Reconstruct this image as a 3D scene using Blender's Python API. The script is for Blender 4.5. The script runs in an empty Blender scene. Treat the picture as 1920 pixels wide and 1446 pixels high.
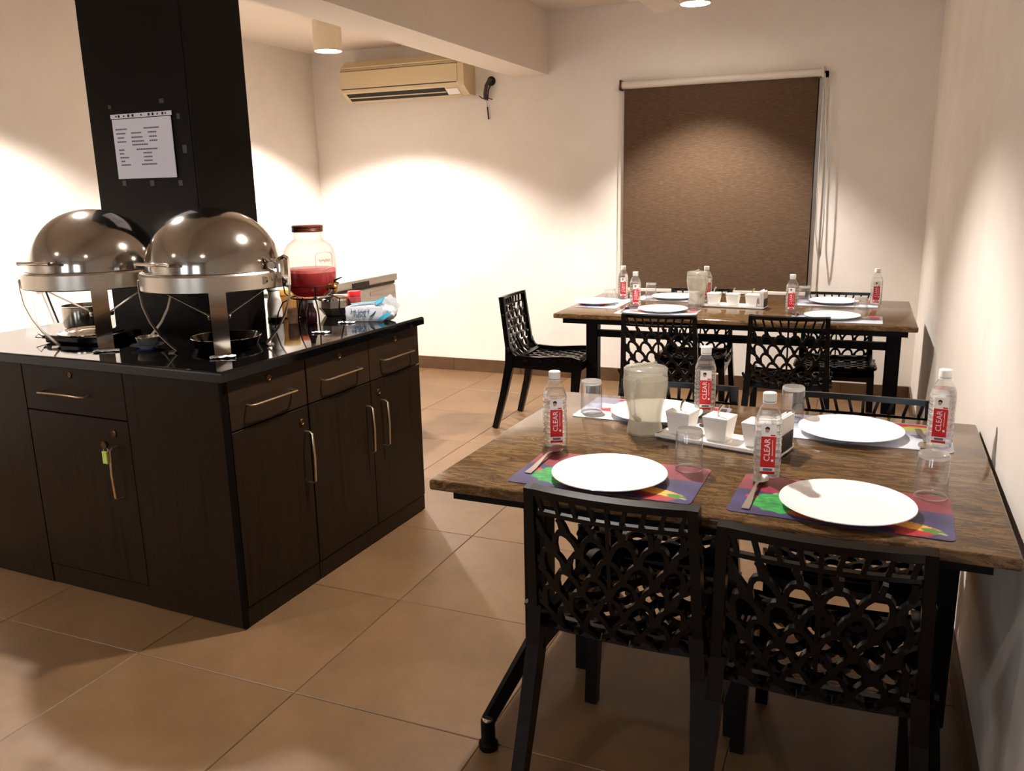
import bpy, bmesh, math, random
from math import sin, cos, pi, radians, atan2, sqrt
from mathutils import Vector, Matrix
random.seed(7)
C = bpy.context.scene.collection
S = bpy.context.scene

# ------------------------------------------------------------------ camera, world, lights, exposure
CF, PITCH, ROLL, YAW, CH = 1575.6, 0.2290, -0.0201, -0.4012, 1.45
fw = Vector((sin(YAW)*cos(PITCH), cos(YAW)*cos(PITCH), -sin(PITCH)))
rt = Vector((cos(YAW), -sin(YAW), 0.0)); up = rt.cross(fw)
cr, sr = cos(ROLL), sin(ROLL)
r2 = rt*cr + up*sr; u2 = rt*(-sr) + up*cr
cam = bpy.data.cameras.new('camera'); camo = bpy.data.objects.new('camera', cam); C.objects.link(camo)
M = Matrix(((r2.x, u2.x, -fw.x, 0), (r2.y, u2.y, -fw.y, 0), (r2.z, u2.z, -fw.z, CH), (0, 0, 0, 1)))
camo.matrix_world = M
cam.sensor_fit = 'HORIZONTAL'; cam.sensor_width = 36.0; cam.lens = 36.0*CF/1920.0
cam.clip_start = 0.02
S.camera = camo

YB, XR, XL, YF = 6.122, 0.325, -4.3265, -2.6      # room planes
ZC, ZM, ZS = 2.561, 2.70, 2.266                    # left ceiling, main ceiling, beam soffit
BX0, BX1 = -2.534, -2.262                          # beam

wd = bpy.data.worlds.new('world'); S.world = wd; wd.use_nodes = True
wn = wd.node_tree.nodes; wn['Background'].inputs[0].default_value = (0.74, 0.85, 1.0, 1); wn['Background'].inputs[1].default_value = 2.8

S.view_settings.view_transform = 'Standard'
try: S.view_settings.look = 'None'
except Exception: pass
S.view_settings.exposure = 1.75; S.view_settings.gamma = 1.0; S.view_settings.use_curve_mapping = False
try:
    S.cycles.use_denoising = True
    S.cycles.max_bounces = 12; S.cycles.diffuse_bounces = 5; S.cycles.glossy_bounces = 5
    S.cycles.transmission_bounces = 10; S.cycles.transparent_max_bounces = 24
    S.cycles.sample_clamp_indirect = 4.0
    S.cycles.caustics_reflective = False; S.cycles.caustics_refractive = False
except Exception: pass

WARM = (1.0, 0.94, 0.885)
# (x, y, ceiling z, watts, cone degrees, blend)
LAMPS = [(-3.416, 5.03, ZC, 120, 124, .35),
         (-1.06, 5.42, ZM, 100, 98, .5),
         (-1.05, 2.85, ZM, 90, 114, .4),
         (-3.42, 2.75, ZC, 120, 126, .35),
         (-1.15, 0.1, ZM, 8, 114, .4),
         (-3.42, 0.1, ZC, 55, 120, .4)]
DAYWIN = [(-3.3, -2.3, .95, 2.15), (-1.5, -0.55, .95, 2.15)]
for i, (x0, x1, z0, z1) in enumerate(DAYWIN):
    L = bpy.data.lights.new('daylight_portal', 'AREA'); L.shape = 'RECTANGLE'; L.size = x1-x0; L.size_y = z1-z0
    L.cycles.is_portal = True
    o = bpy.data.objects.new('daylight_portal', L); C.objects.link(o)
    o.location = ((x0+x1)/2, YF-.13, (z0+z1)/2); o.rotation_euler = (radians(90), 0, 0)

# ------------------------------------------------------------------ materials
def srgb(r, g, b):
    f = lambda c: (c/255/12.92) if c/255 <= .04045 else ((c/255+.055)/1.055)**2.4
    return (f(r), f(g), f(b), 1)
def mat(name, col, rough=.5, metal=0., spec=.5, **k):
    m = bpy.data.materials.new(name); m.use_nodes = True
    b = m.node_tree.nodes['Principled BSDF']
    b.inputs['Base Color'].default_value = col if len(col) == 4 else (*col, 1)
    b.inputs['Roughness'].default_value = rough; b.inputs['Metallic'].default_value = metal
    b.inputs['Specular IOR Level'].default_value = spec
    for kk, v in k.items(): b.inputs[kk.replace('_', ' ')].default_value = v
    return m
def nodes(m): return m.node_tree.nodes, m.node_tree.links, m.node_tree.nodes['Principled BSDF']
def add_noise(m, cols, scale=(1, 1, 1), nscale=5., detail=6., rough=.6, lo=.35, hi=.65, bump=0., dist=.002, distort=0., roughvar=None, coord='Object'):
    n, l, b = nodes(m)
    tc = n.new('ShaderNodeTexCoord'); mp = n.new('ShaderNodeMapping'); mp.inputs['Scale'].default_value = scale
    nz = n.new('ShaderNodeTexNoise'); nz.inputs['Scale'].default_value = nscale; nz.inputs['Detail'].default_value = detail
    nz.inputs['Roughness'].default_value = rough; nz.inputs['Distortion'].default_value = distort
    cr_ = n.new('ShaderNodeValToRGB')
    e = cr_.color_ramp.elements
    e[0].position = lo; e[0].color = cols[0]; e[1].position = hi; e[1].color = cols[-1]
    for i, c in enumerate(cols[1:-1]):
        q = e.new(lo+(hi-lo)*(i+1)/(len(cols)-1)); q.color = c
    l.new(tc.outputs[coord], mp.inputs[0]); l.new(mp.outputs[0], nz.inputs['Vector']); l.new(nz.outputs['Fac'], cr_.inputs[0])
    l.new(cr_.outputs[0], b.inputs['Base Color'])
    if bump:
        bp = n.new('ShaderNodeBump'); bp.inputs['Strength'].default_value = bump; bp.inputs['Distance'].default_value = dist
        l.new(nz.outputs['Fac'], bp.inputs['Height']); l.new(bp.outputs[0], b.inputs['Normal'])
    return m
def emis(name, col, s):
    m = mat(name, (0, 0, 0, 1)); b = m.node_tree.nodes['Principled BSDF']
    b.inputs['Emission Color'].default_value = (*col, 1); b.inputs['Emission Strength'].default_value = s; return m
def thin_glass(name, tint=(.96, .97, .96), refl=1.0, rough=.02, edge=.45, edgecol=(.35, .33, .3), haze=0., hazecol=(.8, .8, .78)):
    """thin clear wall: passes light straight, mirrors by angle, darker where looked at edge-on"""
    m = bpy.data.materials.new(name); m.use_nodes = True; n, l = m.node_tree.nodes, m.node_tree.links
    for q in list(n): n.remove(q)
    out = n.new('ShaderNodeOutputMaterial'); tr = n.new('ShaderNodeBsdfTransparent'); gl = n.new('ShaderNodeBsdfGlossy')
    gl.inputs['Roughness'].default_value = rough
    lw = n.new('ShaderNodeLayerWeight'); lw.inputs['Blend'].default_value = .25
    cm = n.new('ShaderNodeMix'); cm.data_type = 'RGBA'
    cm.inputs[6].default_value = (*tint, 1); cm.inputs[7].default_value = (*edgecol, 1)
    ma = n.new('ShaderNodeMath'); ma.operation = 'MULTIPLY'; ma.inputs[1].default_value = edge
    l.new(lw.outputs['Facing'], ma.inputs[0]); l.new(ma.outputs[0], cm.inputs[0]); l.new(cm.outputs[2], tr.inputs[0])
    lw2 = n.new('ShaderNodeLayerWeight'); lw2.inputs['Blend'].default_value = .5           # 1 - |cos|, the same from both sides of the wall
    pw = n.new('ShaderNodeMath'); pw.operation = 'POWER'; pw.inputs[1].default_value = 5.; l.new(lw2.outputs['Facing'], pw.inputs[0])
    mr = n.new('ShaderNodeMath'); mr.operation = 'MULTIPLY_ADD'; mr.inputs[1].default_value = .9*refl; mr.inputs[2].default_value = .05*refl; l.new(pw.outputs[0], mr.inputs[0])
    mx = n.new('ShaderNodeMixShader'); l.new(mr.outputs[0], mx.inputs[0]); l.new(tr.outputs[0], mx.inputs[1]); l.new(gl.outputs[0], mx.inputs[2])
    last = mx
    if haze:
        df = n.new('ShaderNodeBsdfDiffuse'); df.inputs[0].default_value = (*hazecol, 1)
        tl = n.new('ShaderNodeBsdfTranslucent'); tl.inputs[0].default_value = (*hazecol, 1)
        h1 = n.new('ShaderNodeMixShader'); h1.inputs[0].default_value = .5; l.new(df.outputs[0], h1.inputs[1]); l.new(tl.outputs[0], h1.inputs[2])
        h2 = n.new('ShaderNodeMixShader'); h2.inputs[0].default_value = haze; l.new(mx.outputs[0], h2.inputs[1]); l.new(h1.outputs[0], h2.inputs[2]); last = h2
    l.new(last.outputs[0], out.inputs[0]); return m

MT = {}
MT['wall'] = add_noise(mat('wall_paint', srgb(228, 219, 210), .75, spec=.2), [srgb(226, 217, 207), srgb(232, 224, 215)], nscale=3, bump=.05, dist=.002)
MT['ceil'] = mat('ceiling_paint', srgb(226, 214, 200), .85, spec=.1)
MT['tile'] = add_noise(mat('floor_tile_ceramic', (.2, .13, .08), .42, spec=.35), [srgb(92, 68, 44), srgb(106, 79, 52), srgb(118, 90, 62)], nscale=2.2, detail=9, rough=.72, lo=.3, hi=.72, bump=.12, dist=.0015)
MT['grout'] = mat('tile_grout', srgb(90, 67, 45), .9)
MT['skirt'] = add_noise(mat('skirting_ceramic', (.2, .12, .07), .4), [srgb(74, 52, 32), srgb(92, 66, 42)], nscale=6)
def wood(name, dark, light, scale):
    return add_noise(mat(name, dark, .4, spec=.13), [dark, light, dark], scale=scale, nscale=3, detail=8, rough=.65, lo=.25, hi=.8, bump=.08, dist=.0006)
WD, WL = srgb(14, 8, 3), srgb(34, 23, 13)
MT['wood_v'] = wood('laminate_vertical_grain', WD, WL, (14, 14, .8))
MT['wood_hy'] = wood('laminate_horizontal_grain', srgb(26, 17, 10), srgb(46, 32, 20), (14, .9, 16))
MT['wood_hx'] = wood('laminate_cross_grain', WD, WL, (.9, 14, 16))
MT['wood_dark'] = wood('laminate_dark', srgb(6, 4, 3), srgb(12, 8, 5), (14, 14, .8))
MT['col'] = wood('column_veneer', srgb(7, 5, 4), srgb(15, 11, 9), (12, 12, .6))
MT['edge'] = mat('edge_band_black', srgb(6, 4, 3), .6, spec=.08)
MT['blackstone'] = add_noise(mat('polished_black_granite', (.004, .004, .004), .06, spec=.4), [srgb(5, 5, 5), srgb(14, 12, 11)], nscale=90, lo=.5, hi=.75)
MT['granite'] = add_noise(mat('brown_granite', (.2, .13, .06), .12, spec=.3), [srgb(38, 23, 10), srgb(98, 72, 42), srgb(52, 34, 17), srgb(122, 94, 60), srgb(66, 44, 23), srgb(172, 148, 116)], scale=(2.6, 11, 11), nscale=3.4, detail=15, rough=.9, lo=.3, hi=.72, distort=1.1)
for q in MT['granite'].node_tree.nodes:
    if q.type == 'MAPPING': q.inputs['Rotation'].default_value = (0, 0, radians(14))
MT['granite_edge'] = add_noise(mat('brown_granite_edge', (.2, .12, .05), .4), [srgb(54, 34, 17), srgb(96, 66, 38), srgb(66, 43, 23)], scale=(3, 8, 8), nscale=6, detail=10, rough=.75)
MT['frame'] = mat('black_steel_frame', srgb(4, 3, 3), .5, spec=.15)
MT['chair'] = mat('black_moulded_plastic', srgb(3, 2, 2), .25, spec=.32)
MT['steel'] = mat('polished_steel', srgb(190, 180, 168), .13, 1.)
MT['steel_dome'] = add_noise(mat('dome_steel', (.4, .37, .33), .12, 1.), [srgb(162, 155, 147), srgb(190, 183, 174)], nscale=2.5)
MT['steel_br'] = mat('brushed_steel', srgb(196, 186, 172), .28, 1.)
MT['chrome'] = mat('chrome', srgb(215, 208, 198), .08, 1.)
MT['handle'] = mat('satin_handle', srgb(206, 184, 150), .3, 1.)
MT['brass'] = mat('brass_lock', srgb(96, 70, 46), .45, 1.)
MT['white'] = mat('white_ceramic', srgb(246, 243, 238), .18)
MT['opal'] = mat('opal_white_plate', srgb(250, 249, 247), .15)
MT['wplastic'] = mat('white_plastic', srgb(240, 238, 234), .35)
MT['paper'] = mat('white_paper', srgb(242, 240, 238), .8)
MT['sheet'] = mat('printed_sheet_paper', srgb(236, 237, 248), .55)
MT['ink'] = mat('grey_ink', srgb(110, 110, 124), .7)
MT['black'] = mat('matt_black', srgb(12, 11, 11), .6)
MT['blackgloss'] = mat('black_gloss', srgb(10, 9, 9), .18)
MT['tape'] = mat('old_tape', srgb(70, 66, 66), .35)
MT['ac'] = mat('aged_cream_plastic', srgb(214, 194, 156), .45)
MT['ac_dark'] = mat('dark_seam_plastic', srgb(70, 54, 38), .6)  # dark brown plastic for the joint strips along the front panel
MT['blind'] = add_noise(mat('woven_blind_cloth', (.15, .08, .05), .9, spec=.1), [srgb(76, 58, 44), srgb(90, 71, 54), srgb(112, 92, 74)], scale=(6, 1, 80), nscale=4, detail=6, lo=.3, hi=.8, bump=.15, dist=.001)
MT['rail'] = mat('blind_cream_rail', srgb(214, 204, 190), .4)
MT['glass'] = thin_glass('tumbler_glass', tint=(.985, .985, .985), edge=.75, edgecol=(.3, .28, .26), refl=1.7, haze=.05, hazecol=(.95, .93, .9))
MT['bottle'] = thin_glass('clear_bottle_plastic', tint=(.985, .985, .985), edge=.4, edgecol=(.5, .48, .45), haze=.07)
MT['jarglass'] = thin_glass('dispenser_glass', tint=(.985, .98, .975), edge=.55, edgecol=(.42, .3, .28), haze=.05, hazecol=(.96, .9, .88))
MT['frost'] = thin_glass('cold_jug_plastic', tint=(.9, .88, .82), edge=.3, edgecol=(.5, .47, .4), haze=.24, hazecol=(.8, .77, .7), rough=.12)
MT['pane'] = thin_glass('window_glass', edge=.1)
w = mat('water', (1, 1, 1, 1), .0); nodes(w)[2].inputs['Transmission Weight'].default_value = 1.; nodes(w)[2].inputs['IOR'].default_value = 1.33
n_, l_, b_ = nodes(w); t_ = n_.new('ShaderNodeBsdfTransparent'); x_ = n_.new('ShaderNodeMixShader'); x_.inputs[0].default_value = .5
l_.new(b_.outputs[0], x_.inputs[1]); l_.new(t_.outputs[0], x_.inputs[2]); l_.new(x_.outputs[0], n_['Material Output'].inputs[0])
MT['water'] = w
MT['label_white'] = mat('label_white', srgb(244, 240, 238), .4)
MT['label_red'] = mat('label_red', srgb(206, 20, 26), .4)
MT['skin'] = mat('label_skin', srgb(196, 146, 118), .5)
def juice(name, col, tr=.55):
    m = mat(name, col, .1); n, l, b = nodes(m); t_ = n.new('ShaderNodeBsdfTranslucent'); t_.inputs[0].default_value = col
    x_ = n.new('ShaderNodeMixShader'); x_.inputs[0].default_value = tr; l.new(b.outputs[0], x_.inputs[1]); l.new(t_.outputs[0], x_.inputs[2])
    l.new(x_.outputs[0], n['Material Output'].inputs[0]); return m
MT['redjuice'] = juice('red_squash', srgb(206, 14, 22))
MT['pinkfoam'] = juice('pink_foam', srgb(240, 150, 146))
MT['rust'] = mat('copper_lid', srgb(92, 42, 28), .35, .3)
MT['gold'] = mat('gold_tap', srgb(212, 160, 84), .25, 1.)
MT['teal'] = mat('teal_print', srgb(70, 176, 210), .4)
MT['tealdark'] = mat('dark_teal_ink', srgb(34, 84, 104), .5)
MT['clearwrap'] = thin_glass('clear_wrapper', haze=.35, hazecol=(.85, .92, .97), rough=.15)
MT['packwhite'] = mat('tissue_pack_film', srgb(226, 226, 232), .3)
MT['amber'] = mat('amber_pickle', srgb(150, 104, 48), .25)
MT['mustard'] = mat('mustard_sauce', srgb(206, 160, 78), .35)
MT['orange'] = mat('orange_lid', srgb(222, 116, 50), .4)
MT['cork'] = add_noise(mat('cork_wood', (.5, .3, .2), .7), [srgb(180, 130, 92), srgb(222, 184, 150)], nscale=25)
MT['purple'] = mat('purple_sauce', srgb(84, 32, 44), .2)
MT['brownsauce'] = mat('dark_brown_sauce', srgb(46, 24, 18), .2)
MT['pinkish'] = mat('pink_preserve', srgb(150, 62, 58), .3)
MT['redlid'] = mat('red_lid', srgb(206, 30, 40), .35)
MT['saucer'] = mat('pale_blue_saucer', srgb(168, 184, 206), .25)
MT['padlock'] = mat('lime_tag', srgb(176, 192, 88), .5)
MT['fan'] = mat('cream_fan', srgb(226, 214, 196), .4)
MT['lampbody'] = mat('lamp_cream_enamel', srgb(222, 206, 178), .5)
MT['lampglow'] = emis('lamp_glow', (1, .9, .78), 14.)
MT['fridge'] = mat('freezer_white_enamel', srgb(236, 228, 216), .35)
MT['fridge_trim'] = mat('freezer_gasket', srgb(60, 50, 42), .5)
m = mat('printed_mat', (1, 1, 1, 1), .35); a = m.node_tree.nodes.new('ShaderNodeVertexColor'); a.layer_name = 'print'
m.node_tree.links.new(a.outputs[0], m.node_tree.nodes['Principled BSDF'].inputs['Base Color']); MT['mat'] = m

# ------------------------------------------------------------------ mesh helpers
class MB:
    def __init__(s): s.v = []; s.f = []
    def add(s, vs, fs):
        o = len(s.v); s.v += [tuple(q) for q in vs]; s.f += [tuple(i+o for i in q) for q in fs]; return s
    def box(s, c, d, rz=0., M=None):
        x, y, z = d[0]/2, d[1]/2, d[2]/2
        vs = [Vector((sx*x, sy*y, sz*z)) for sz in (-1, 1) for sx, sy in ((-1, -1), (1, -1), (1, 1), (-1, 1))]
        if rz: R_ = Matrix.Rotation(rz, 3, 'Z'); vs = [R_ @ q for q in vs]
        if M: vs = [M @ q for q in vs]
        vs = [q+Vector(c) for q in vs]
        return s.add(vs, [(3, 2, 1, 0), (4, 5, 6, 7), (0, 1, 5, 4), (1, 2, 6, 5), (2, 3, 7, 6), (3, 0, 4, 7)])
    def span(s, a, b): return s.box([(a[i]+b[i])/2 for i in range(3)], [abs(b[i]-a[i]) for i in range(3)])
    def rbox(s, a, b, r, seg=2):
        bm = bmesh.new(); t = MB().span(a, b); vs = [bm.verts.new(q) for q in t.v]
        for q in t.f: bm.faces.new([vs[i] for i in q])
        bmesh.ops.bevel(bm, geom=list(bm.edges), offset=r, segments=seg, profile=.5, affect='EDGES')
        return s.bm(bm)
    def bm(s, bm):
        bm.verts.index_update(); s.add([v.co.copy() for v in bm.verts], [[v.index for v in f.verts] for f in bm.faces]); bm.free(); return s
    def lathe(s, prof, n=24, c=(0, 0, 0), sq=0., M=None, cap0=True, cap1=True):
        vs = []; fs = []
        for (r, z) in prof:
            for i in range(n):
                t = 2*pi*i/n; k = 1.
                if sq:
                    e = 2+sq*8; k = (abs(cos(t))**e+abs(sin(t))**e)**(-1/e)
                q = Vector((r*k*cos(t), r*k*sin(t), z)); vs.append((M @ q if M else q)+Vector(c))
        for j in range(len(prof)-1):
            for i in range(n):
                a_, b_ = j*n+i, j*n+(i+1) % n; fs.append((a_, b_, b_+n, a_+n))
        if cap0: fs.append(tuple(reversed(range(n))))
        if cap1: fs.append(tuple(range((len(prof)-1)*n, len(prof)*n)))
        return s.add(vs, fs)
    def tube(s, pts, r, n=8, close=False, flat=1.):
        pts = [Vector(q) for q in pts]; N = len(pts); vs = []; fs = []; pn = None
        for i, q in enumerate(pts):
            t = (pts[(i+1) % N]-pts[i-1]) if close else (pts[min(i+1, N-1)]-pts[max(i-1, 0)])
            t.normalize()
            if pn is None:
                pn = t.cross(Vector((0, 0, 1)));
                if pn.length < 1e-3: pn = Vector((1, 0, 0))
            pn = (pn-t*pn.dot(t)).normalized(); bn = t.cross(pn)
            rr = r[i] if isinstance(r, (list, tuple)) else r
            for k in range(n):
                a_ = 2*pi*k/n; vs.append(q+pn*(rr*cos(a_))+bn*(rr*flat*sin(a_)))
        for i in range(N if close else N-1):
            j = (i+1) % N
            for k in range(n):
                fs.append((i*n+k, i*n+(k+1) % n, j*n+(k+1) % n, j*n+k))
        if not close: fs.append(tuple(reversed(range(n)))); fs.append(tuple((N-1)*n+k for k in range(n)))
        return s.add(vs, fs)
    def strip(s, pts, nrm, w, th):
        """ribbon of width w and thickness th along pts; nrm gives the face direction per point"""
        N = len(pts); vs = []; fs = []
        for i in range(N):
            q = Vector(pts[i]); t = (Vector(pts[min(i+1, N-1)])-Vector(pts[max(i-1, 0)])).normalized(); n_ = Vector(nrm[i]).normalized()
            sd = t.cross(n_).normalized(); ww = w[i] if isinstance(w, (list, tuple)) else w
            for a_, b_ in ((-1, -1), (1, -1), (1, 1), (-1, 1)): vs.append(q+sd*(a_*ww/2)+n_*(b_*th/2))
        for i in range(N-1):
            for k in range(4): fs.append((i*4+k, i*4+(k+1) % 4, i*4+4+(k+1) % 4, i*4+4+k))
        fs += [(3, 2, 1, 0), tuple((N-1)*4+k for k in range(4))]
        return s.add(vs, fs)
    def prism(s, outline, a0, a1, axis='x'):
        n = len(outline); mk = {'x': lambda p, a: (a, p[0], p[1]), 'y': lambda p, a: (p[0], a, p[1]), 'z': lambda p, a: (p[0], p[1], a)}[axis]
        vs = [mk(p, a0) for p in outline]+[mk(p, a1) for p in outline]
        fs = [(i, (i+1) % n, n+(i+1) % n, n+i) for i in range(n)]+[tuple(reversed(range(n))), tuple(range(n, 2*n))]
        return s.add(vs, fs)
    def mesh(s, name, m, smooth=False, angle=40):
        me = bpy.data.meshes.new(name); me.from_pydata(s.v, [], s.f); me.update()
        bm = bmesh.new(); bm.from_mesh(me); bmesh.ops.recalc_face_normals(bm, faces=bm.faces); bm.to_mesh(me); bm.free()
        if smooth:
            me.polygons.foreach_set('use_smooth', [True]*len(me.polygons))
            try: me.set_sharp_from_angle(angle=radians(angle))
            except Exception: pass
        if m: me.materials.append(m)
        return me
    def build(s, name, m, parent=None, smooth=False, loc=None, rz=0., angle=40):
        o = bpy.data.objects.new(name, s.mesh(name, m, smooth, angle)); C.objects.link(o)
        if parent: o.parent = parent
        if loc: o.location = loc
        if rz: o.rotation_euler = (0, 0, rz)
        return o
def tag(o, label, cat, group=None):
    o['label'] = label; o['category'] = cat
    if group: o['group'] = group
    return o
def thing(name, label, cat, loc=(0, 0, 0), rz=0., group=None):
    o = bpy.data.objects.new(name, None); o.empty_display_size = .05; C.objects.link(o); o.location = loc; o.rotation_euler = (0, 0, rz)
    return tag(o, label, cat, group)
def struct(o): o['kind'] = 'structure'; return o
def dup(root, loc, rz, label, group=None):
    r = root.copy(); C.objects.link(r); r.location = loc; r.rotation_euler = (0, 0, rz); r['label'] = label
    if group: r['group'] = group
    for ch in list(root.children):
        c = ch.copy(); C.objects.link(c); c.parent = r
        for g in list(ch.children):
            d = g.copy(); C.objects.link(d); d.parent = c
    return r
def text_mb(txt, size, depth=.0004, M=None):
    cu = bpy.data.curves.new('t', 'FONT'); cu.body = txt; cu.size = size; cu.extrude = depth; cu.align_x = 'CENTER'; cu.align_y = 'CENTER'; cu.resolution_u = 3
    o = bpy.data.objects.new('t', cu); me = bpy.data.meshes.new_from_object(o)
    mb = MB(); mb.add([(M @ v.co) if M else v.co.copy() for v in me.vertices], [tuple(p.vertices) for p in me.polygons])
    bpy.data.objects.remove(o); bpy.data.curves.remove(cu); bpy.data.meshes.remove(me); return mb
def arc(c, r, a0, a1, n, ax=(1, 0, 0), ay=(0, 0, 1)):
    return [Vector(c)+Vector(ax)*(r*cos(a0+(a1-a0)*i/n))+Vector(ay)*(r*sin(a0+(a1-a0)*i/n)) for i in range(n+1)]

# ------------------------------------------------------------------ room shell
fl = struct(MB().span((XL-.2, YF-.2, -.08), (XR+.2, YB+.2, -.004)).build('floor', MT['grout']))
T = .62; gx0, gy0 = -.87, 1.80; tiles = {}
for i in range(-7, 4):
    for j in range(-9, 9):
        x0, x1 = max(gx0+i*T, XL), min(gx0+(i+1)*T, XR); y0, y1 = max(gy0+j*T, YF), min(gy0+(j+1)*T, YB)
        if x1-x0 < .01 or y1-y0 < .01: continue
        k = (round(x1-x0, 3), round(y1-y0, 3))
        if k not in tiles:
            hx, hy = k[0]/2-.0012, k[1]/2-.0012
            b = .002
            mb = MB(); mb.add([(-hx, -hy, -.01), (hx, -hy, -.01), (hx, hy, -.01), (-hx, hy, -.01), (-hx, -hy, -b), (hx, -hy, -b), (hx, hy, -b), (-hx, hy, -b),
                               (-hx+b, -hy+b, 0), (hx-b, -hy+b, 0), (hx-b, hy-b, 0), (-hx+b, hy-b, 0)],
                              [(3, 2, 1, 0), (8, 9, 10, 11)]+[(a, (a+1) % 4, 4+(a+1) % 4, 4+a) for a in range(4)]+[(4+a, 4+(a+1) % 4, 8+(a+1) % 4, 8+a) for a in range(4)])
            tiles[k] = mb.mesh('floor_tile', MT['tile'])
        o = bpy.data.objects.new('floor_tile', tiles[k]); C.objects.link(o); o.parent = fl
        o.location = ((x0+x1)/2, (y0+y1)/2, random.uniform(-.0006, 0))
ZT = ZM+.12
struct(MB().span((XL-.2, YB, -.05), (XR+.2, YB+.2, ZT)).build('wall_back', MT['wall']))
struct(MB().span((XR, YF-.2, -.05), (XR+.2, YB, ZT)).build('wall_right', MT['wall']))
struct(MB().span((XL-.2, YF-.2, -.05), (XL, YB, ZT)).build('wall_left', MT['wall']))
wf = MB(); xs = XL
for (x0, x1, z0, z1) in DAYWIN:
    wf.span((xs, YF-.2, -.05), (x0, YF, ZT)); wf.span((x0, YF-.2, -.05), (x1, YF, z0)); wf.span((x0, YF-.2, z1), (x1, YF, ZT)); xs = x1
wf.span((xs, YF-.2, -.05), (XR, YF, ZT))
struct(wf.build('wall_front', MT['wall']))
struct(MB().span((XL, YF, ZC), (BX0, YB, ZT)).build('ceiling', MT['ceil']))
struct(MB().span((BX1, YF, ZM), (XR, YB, ZT)).build('ceiling', MT['ceil']))
struct(MB().span((BX0, YF, ZS), (BX1, YB, ZT)).build('ceiling_beam', MT['ceil']))
for i, (x0, x1, z0, z1) in enumerate(DAYWIN):
    wo = struct(MB().span((x0, YF-.12, z0), (x0+.05, YF-.06, z1)).span((x1-.05, YF-.12, z0), (x1, YF-.06, z1)).span((x0, YF-.12, z0), (x1, YF-.06, z0+.05)).span((x0, YF-.12, z1-.05), (x1, YF-.06, z1))
                .span(((x0+x1)/2-.025, YF-.12, z0), ((x0+x1)/2+.025, YF-.06, z1)).build('window_%d' % (i+2), MT['wplastic']))
    xm = (x0+x1)/2
    for a_, b_ in ((x0+.05, xm-.025), (xm+.025, x1-.05)):
        MB().span((a_, YF-.093, z0+.05), (b_, YF-.089, z1-.05)).build('pane', MT['pane'], wo)
# window behind the blind
wb = struct(MB().span((-1.72, YB-.012, .70), (-1.675, YB, 2.16)).span((-.372, YB-.012, .70), (-.318, YB, 2.16)).span((-1.72, YB-.012, 2.12), (-.318, YB, 2.16)).span((-1.72, YB-.012, .66), (-.318, YB, .70)).build('window_1', MT['rail']))
MB().span((-1.675, YB-.006, .70), (-.372, YB-.002, 2.12)).build('pane', MT['blackgloss'], wb)
# skirting, tile by tile
def skirting(name, a, b, n):
    a, b = Vector(a), Vector(b); d = (b-a); L_ = d.length; d.normalize(); nn = Vector(n)
    t = MB(); q0, q1 = a, b+nn*.009; t.span((min(q0.x, q1.x), min(q0.y, q1.y), 0.001), (max(q0.x, q1.x), max(q0.y, q1.y), .098))
    par = struct(t.build(name, MT['grout']))
    k = 0.
    while k < L_-.005:
        e = min(k+.6, L_); p0 = a+d*(k+.0015); p1 = a+d*(e-.0015)+nn*.013
        MB().span((min(p0.x, p1.x), min(p0.y, p1.y), 0.001), (max(p0.x, p1.x), max(p0.y, p1.y), .102)).build('skirting_tile', MT['skirt'], par); k = e
skirting('baseboard_back', (XL+.014, YB, 0), (XR-.014, YB, 0), (0, -1, 0))
skirting('baseboard_right', (XR, YF, 0), (XR, YB, 0), (-1, 0, 0))
skirting('baseboard_left', (XL, YF, 0), (XL, YB, 0), (1, 0, 0))

# ------------------------------------------------------------------ island frame
RC = -.0342; CX, CY, HC = -1.8504, 2.0219, .9077; CLX, CLY = 1.5086, 1.2498
def isl(x, y, z=0.): return Vector((CX+x*cos(RC)-y*sin(RC), CY+x*sin(RC)+y*cos(RC), z))
COLX0, COLX1, COLY0, COLY1 = -1.0815, -.541, .536, .844
# column, floor to ceiling
co = struct(MB().span((COLX0, COLY0, 0.002), (COLX1, COLY1, ZC)).build('column', MT['col'], None, loc=isl(0, 0), rz=RC))
MB().span((COLX1-.012, COLY0-.0015, HC+.004), (COLX1-.010, COLY0+.001, ZC-.01)).build('panel_seam', MT['edge'], co)
for (x, z, w_, h_) in ((-.43, 1.79, .016, .014), (-.155, 1.797, .022, .016), (-.075, 1.735, .016, .02), (-.062, 1.61, .022, .03), (-.40, 1.495, .02, .02), (-.25, 1.492, .022, .022), (-.10, 1.49, .02, .02)):
    MB().span((COLX1+x, COLY0-.0012, z), (COLX1+x+w_, COLY0-.0002, z+h_)).build('tape_mark', MT['tape'], co)
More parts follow.
